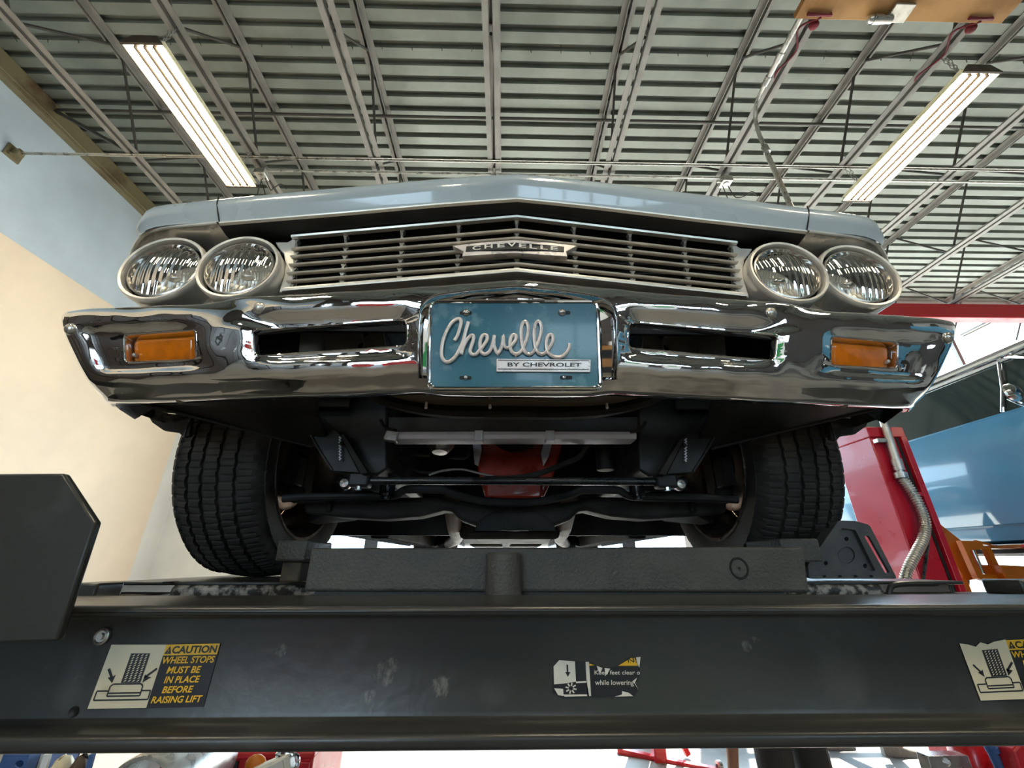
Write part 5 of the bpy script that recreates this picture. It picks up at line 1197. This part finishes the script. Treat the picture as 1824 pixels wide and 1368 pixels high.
for u in (1212, 1226, 1282): 
    p = at(u, 1340, 5.3); m = MB(); m.cyl((p.x, 5.3, FLOOR), (p.x, 5.3, -.9), .010, 8); m.cyl((p.x, 5.6, FLOOR), (p.x, 5.6, -.9), .010, 8); m.build('upright', M['black'], wr)
p0, p1 = at(1212, 1340, 5.3), at(1282, 1340, 5.3); m = MB()
for zz_ in (-.93, p0.z+.03): 
    for k in range(8): m.cyl((p0.x, 5.3+.3*k/7, zz_), (p1.x, 5.3+.3*k/7, zz_), .004, 6)
    for k in range(9): x = p0.x+(p1.x-p0.x)*k/8; m.cyl((x, 5.3, zz_-.01), (x, 5.6, zz_-.01), .003, 6)
m.build('wire_shelf', M['black'], wr)
# clutter on the bench at the right
bn_ = thing('bench', (1.95, 2.05, FLOOR), 'low dark bench at the lower right holding mechanical parts', 'bench'); BZ = -.90
MB().box(1.62, 2.19, 1.80, 2.28, BZ-.03, BZ).build('bench_top', M['black'], bn_, bevel=.004)
for x in (1.65, 2.16):
    for y in (1.83, 2.25): MB().box(x-.02, x+.02, y-.02, y+.02, FLOOR, BZ-.03).build('leg', M['black'], bn_)
a = at(1652, 1347, 2.0); b = at(1730, 1362, 2.0); c = at(1686, 1356, 2.0); m = MB()
cutplate(m, [(a.x, BZ), (b.x, BZ), (b.x, a.z), (a.x, a.z)], [[(c.x+.014*math.cos(t), c.z+.014*math.sin(t)) for t in [2*math.pi*k/16 for k in range(16)]]], lambda x, z: Vector((x, 2.0, z)), (0, .05, 0)); tag(m.build('bracket_block', M['steel'], bevel=.003), 'silver metal block with a round hole on the right bench', 'metal block')
m = MB(); p = at(1640, 1350, 1.96)
for k in range(3): m.tube(catmull([Vector((p.x+.05*k-.04+.055*math.cos(t), 1.93+.015*k, BZ+.09+.085*math.sin(t))) for t in [2*math.pi*q/10 for q in range(11)]], 4), .008, 8)
tag(m.build('cable_loops', M['blackgloss']), 'black cable loops standing left of the silver block', 'cable')
p = at(1752, 1350, 2.05); m = MB(); m.lathe([(.0001, .0), (.07, .0), (.075, .01), (.072, .20), (.05, .235), (.0001, .24)], (p.x+.02, 2.12, BZ+.001), (0, 0, 1), 28); tag(m.build('canister', M['redtool']), 'dark red canister on the right bench, beside the blue strut', 'canister')
p = at(1782, 1350, 1.95); m = MB(); m.cyl((p.x-.03, 1.95, p.z+.06), (p.x+.01, 1.95, BZ+.015), .016, 14); m.cyl((p.x-.022, 1.95, p.z+.035), (p.x-.018, 1.95, p.z+.02), .022, 14); tag(m.build('strut', M['blueplastic']), 'dark blue strut leaning beside the red canister', 'strut')
p = at(1815, 1352, 1.9); m = MB(); m.prism([Vector((p.x-.045, 1.88, BZ)), Vector((p.x-.03, 1.88, p.z+.03)), Vector((p.x+.02, 1.88, p.z+.06)), Vector((p.x+.07, 1.88, p.z+.05)), Vector((p.x+.08, 1.88, BZ))], (0, .09, 0)); tag(m.build('guard_cover', M['red_trim'], bevel=.008), 'orange-red guard cover at the lower right corner of the photo', 'cover')
# ================================================================ behind the viewpoint, mirrored in the chrome
bnr = thing('banner', (1.6, -3.0, 0), 'white banner with green shapes hung behind the viewpoint', 'banner')
m = MB(); m.box(.55, 2.3, -3.02, -3.0, -1.2, .75); m.build('banner_cloth', M['white_paint'], bnr)
for P in ([(.7, .6), (1.5, .62), (1.25, .2), (.85, .1)], [(1.4, .0), (2.1, .25), (2.0, -.35), (1.5, -.5)], [(.7, -.3), (1.2, -.2), (1.1, -.8), (.75, -.9)]):
    q = catmull([Vector((x, -2.996, z)) for x, z in P], 5, True); m = MB(); m.prism(q, (0, .002, 0)); m.build('green_shape', M['green'], bnr)
m = MB(); m.cyl((.5, -3.01, .76), (2.35, -3.01, .76), .015, 10); m.cyl((.53, -3.01, FLOOR), (.53, -3.01, .77), .02, 10); m.cyl((2.32, -3.01, FLOOR), (2.32, -3.01, .77), .02, 10); m.build('banner_stand', M['steel'], bnr)
tc_ = thing('tool_chest', (-1.7, -3.4, FLOOR), 'red tool chest with pale drawer handles behind the viewpoint, at left', 'tool chest')
m = MB(); m.box(-2.2, -1.2, -3.7, -3.2, FLOOR+.1, -.45); m.build('chest_body', M['redtool'], tc_, bevel=.01)
for k in range(5):
    z = FLOOR+.2+.17*k; f_ = MB().box(-2.16, -1.24, -3.2, -3.185, z, z+.15).build('drawer', M['redtool'], tc_, bevel=.004); MB().box(-2.1, -1.3, -3.185, -3.165, z+.12, z+.14).build('drawer_handle', M['conduit'], f_)
for x in (-2.1, -1.3): m = MB(); m.cyl((x, -3.45, FLOOR), (x, -3.45, FLOOR+.1), .03, 10); m.build('foot', M['black'], tc_)
for x, w_, h_, mt, lb in ((-2.05, .2, .18, 'plate', 'teal box on the tool chest behind the viewpoint'), (-1.75, .16, .26, 'white_paint', 'white box on the tool chest behind the viewpoint'), (-1.45, .22, .14, 'wood', 'tan box on the tool chest behind the viewpoint')):
    tag(MB().box(x-w_/2, x+w_/2, -3.6, -3.35, -.449, -.449+h_).build('parts_box', M[mt], bevel=.006), lb, 'box')

for k, (y, h_) in enumerate(((-5.2, 1.9), (-3.9, 1.7), (-2.6, 2.0), (-1.3, 1.8), (.0, 1.9))):
    lb = ['black tall storage cabinet by the left wall, farthest behind the viewpoint', 'black storage cabinet by the left wall, second from the front bay', 'black tall storage cabinet in the middle of the left wall row', 'black storage cabinet by the left wall, next to last of its row', 'black storage cabinet by the left wall, nearest the raised car'][k]
    r = thing('storage_cabinet', (-4.65, y, FLOOR), lb, 'cabinet', 'storage cabinets along the left wall behind the viewpoint')  # unseen cabinets added to darken what the bumper's left end reflects
    MB().box(-4.97, -4.4, y-.6, y+.6, FLOOR, h_-.3).build('cabinet_body', M['black'], r, bevel=.01)
    for e in (-.3, .3):
        d = MB().box(-4.4, -4.38, y+e-.29, y+e+.29, FLOOR+.06, h_-.34).build('door', M['fixdark'], r, bevel=.004); MB().box(-4.38, -4.36, y+e*.15-.01, y+e*.15+.01, -.3, .0).build('handle', M['steel'], d)

wbn = thing('workbench', (-.3, -3.2, FLOOR), 'dark workbench with pegboard behind the viewpoint, facing the car', 'workbench')  # unseen bench and boxes added to give the chrome darker, more contrasty reflections
m = MB(); m.box(-1.05, .48, -3.6, -3.0, -.66, -.60); m.build('bench_top', M['wood'], wbn, bevel=.005)
MB().box(-1.05, .48, -3.62, -3.58, -.60, .55).build('pegboard', M['fixdark'], wbn)
MB().box(-1.0, .43, -3.58, -3.05, FLOOR+.05, -.66).build('base_cabinet', M['black'], wbn, bevel=.006)
for x, w_, d_, h_, mt, lb in ((-.8, .3, .2, .22, 'wood', 'tan cardboard box at the left end of the workbench behind the viewpoint'), (-.35, .18, .18, .3, 'white_paint', 'white canister-like box in the middle of the workbench'), (.12, .25, .2, .16, 'redtool', 'red parts box at the right end of the workbench')):
    tag(MB().box(x-w_/2, x+w_/2, -3.5, -3.5+d_, -.599, -.599+h_).build('parts_box', M[mt], bevel=.005), lb, 'box')
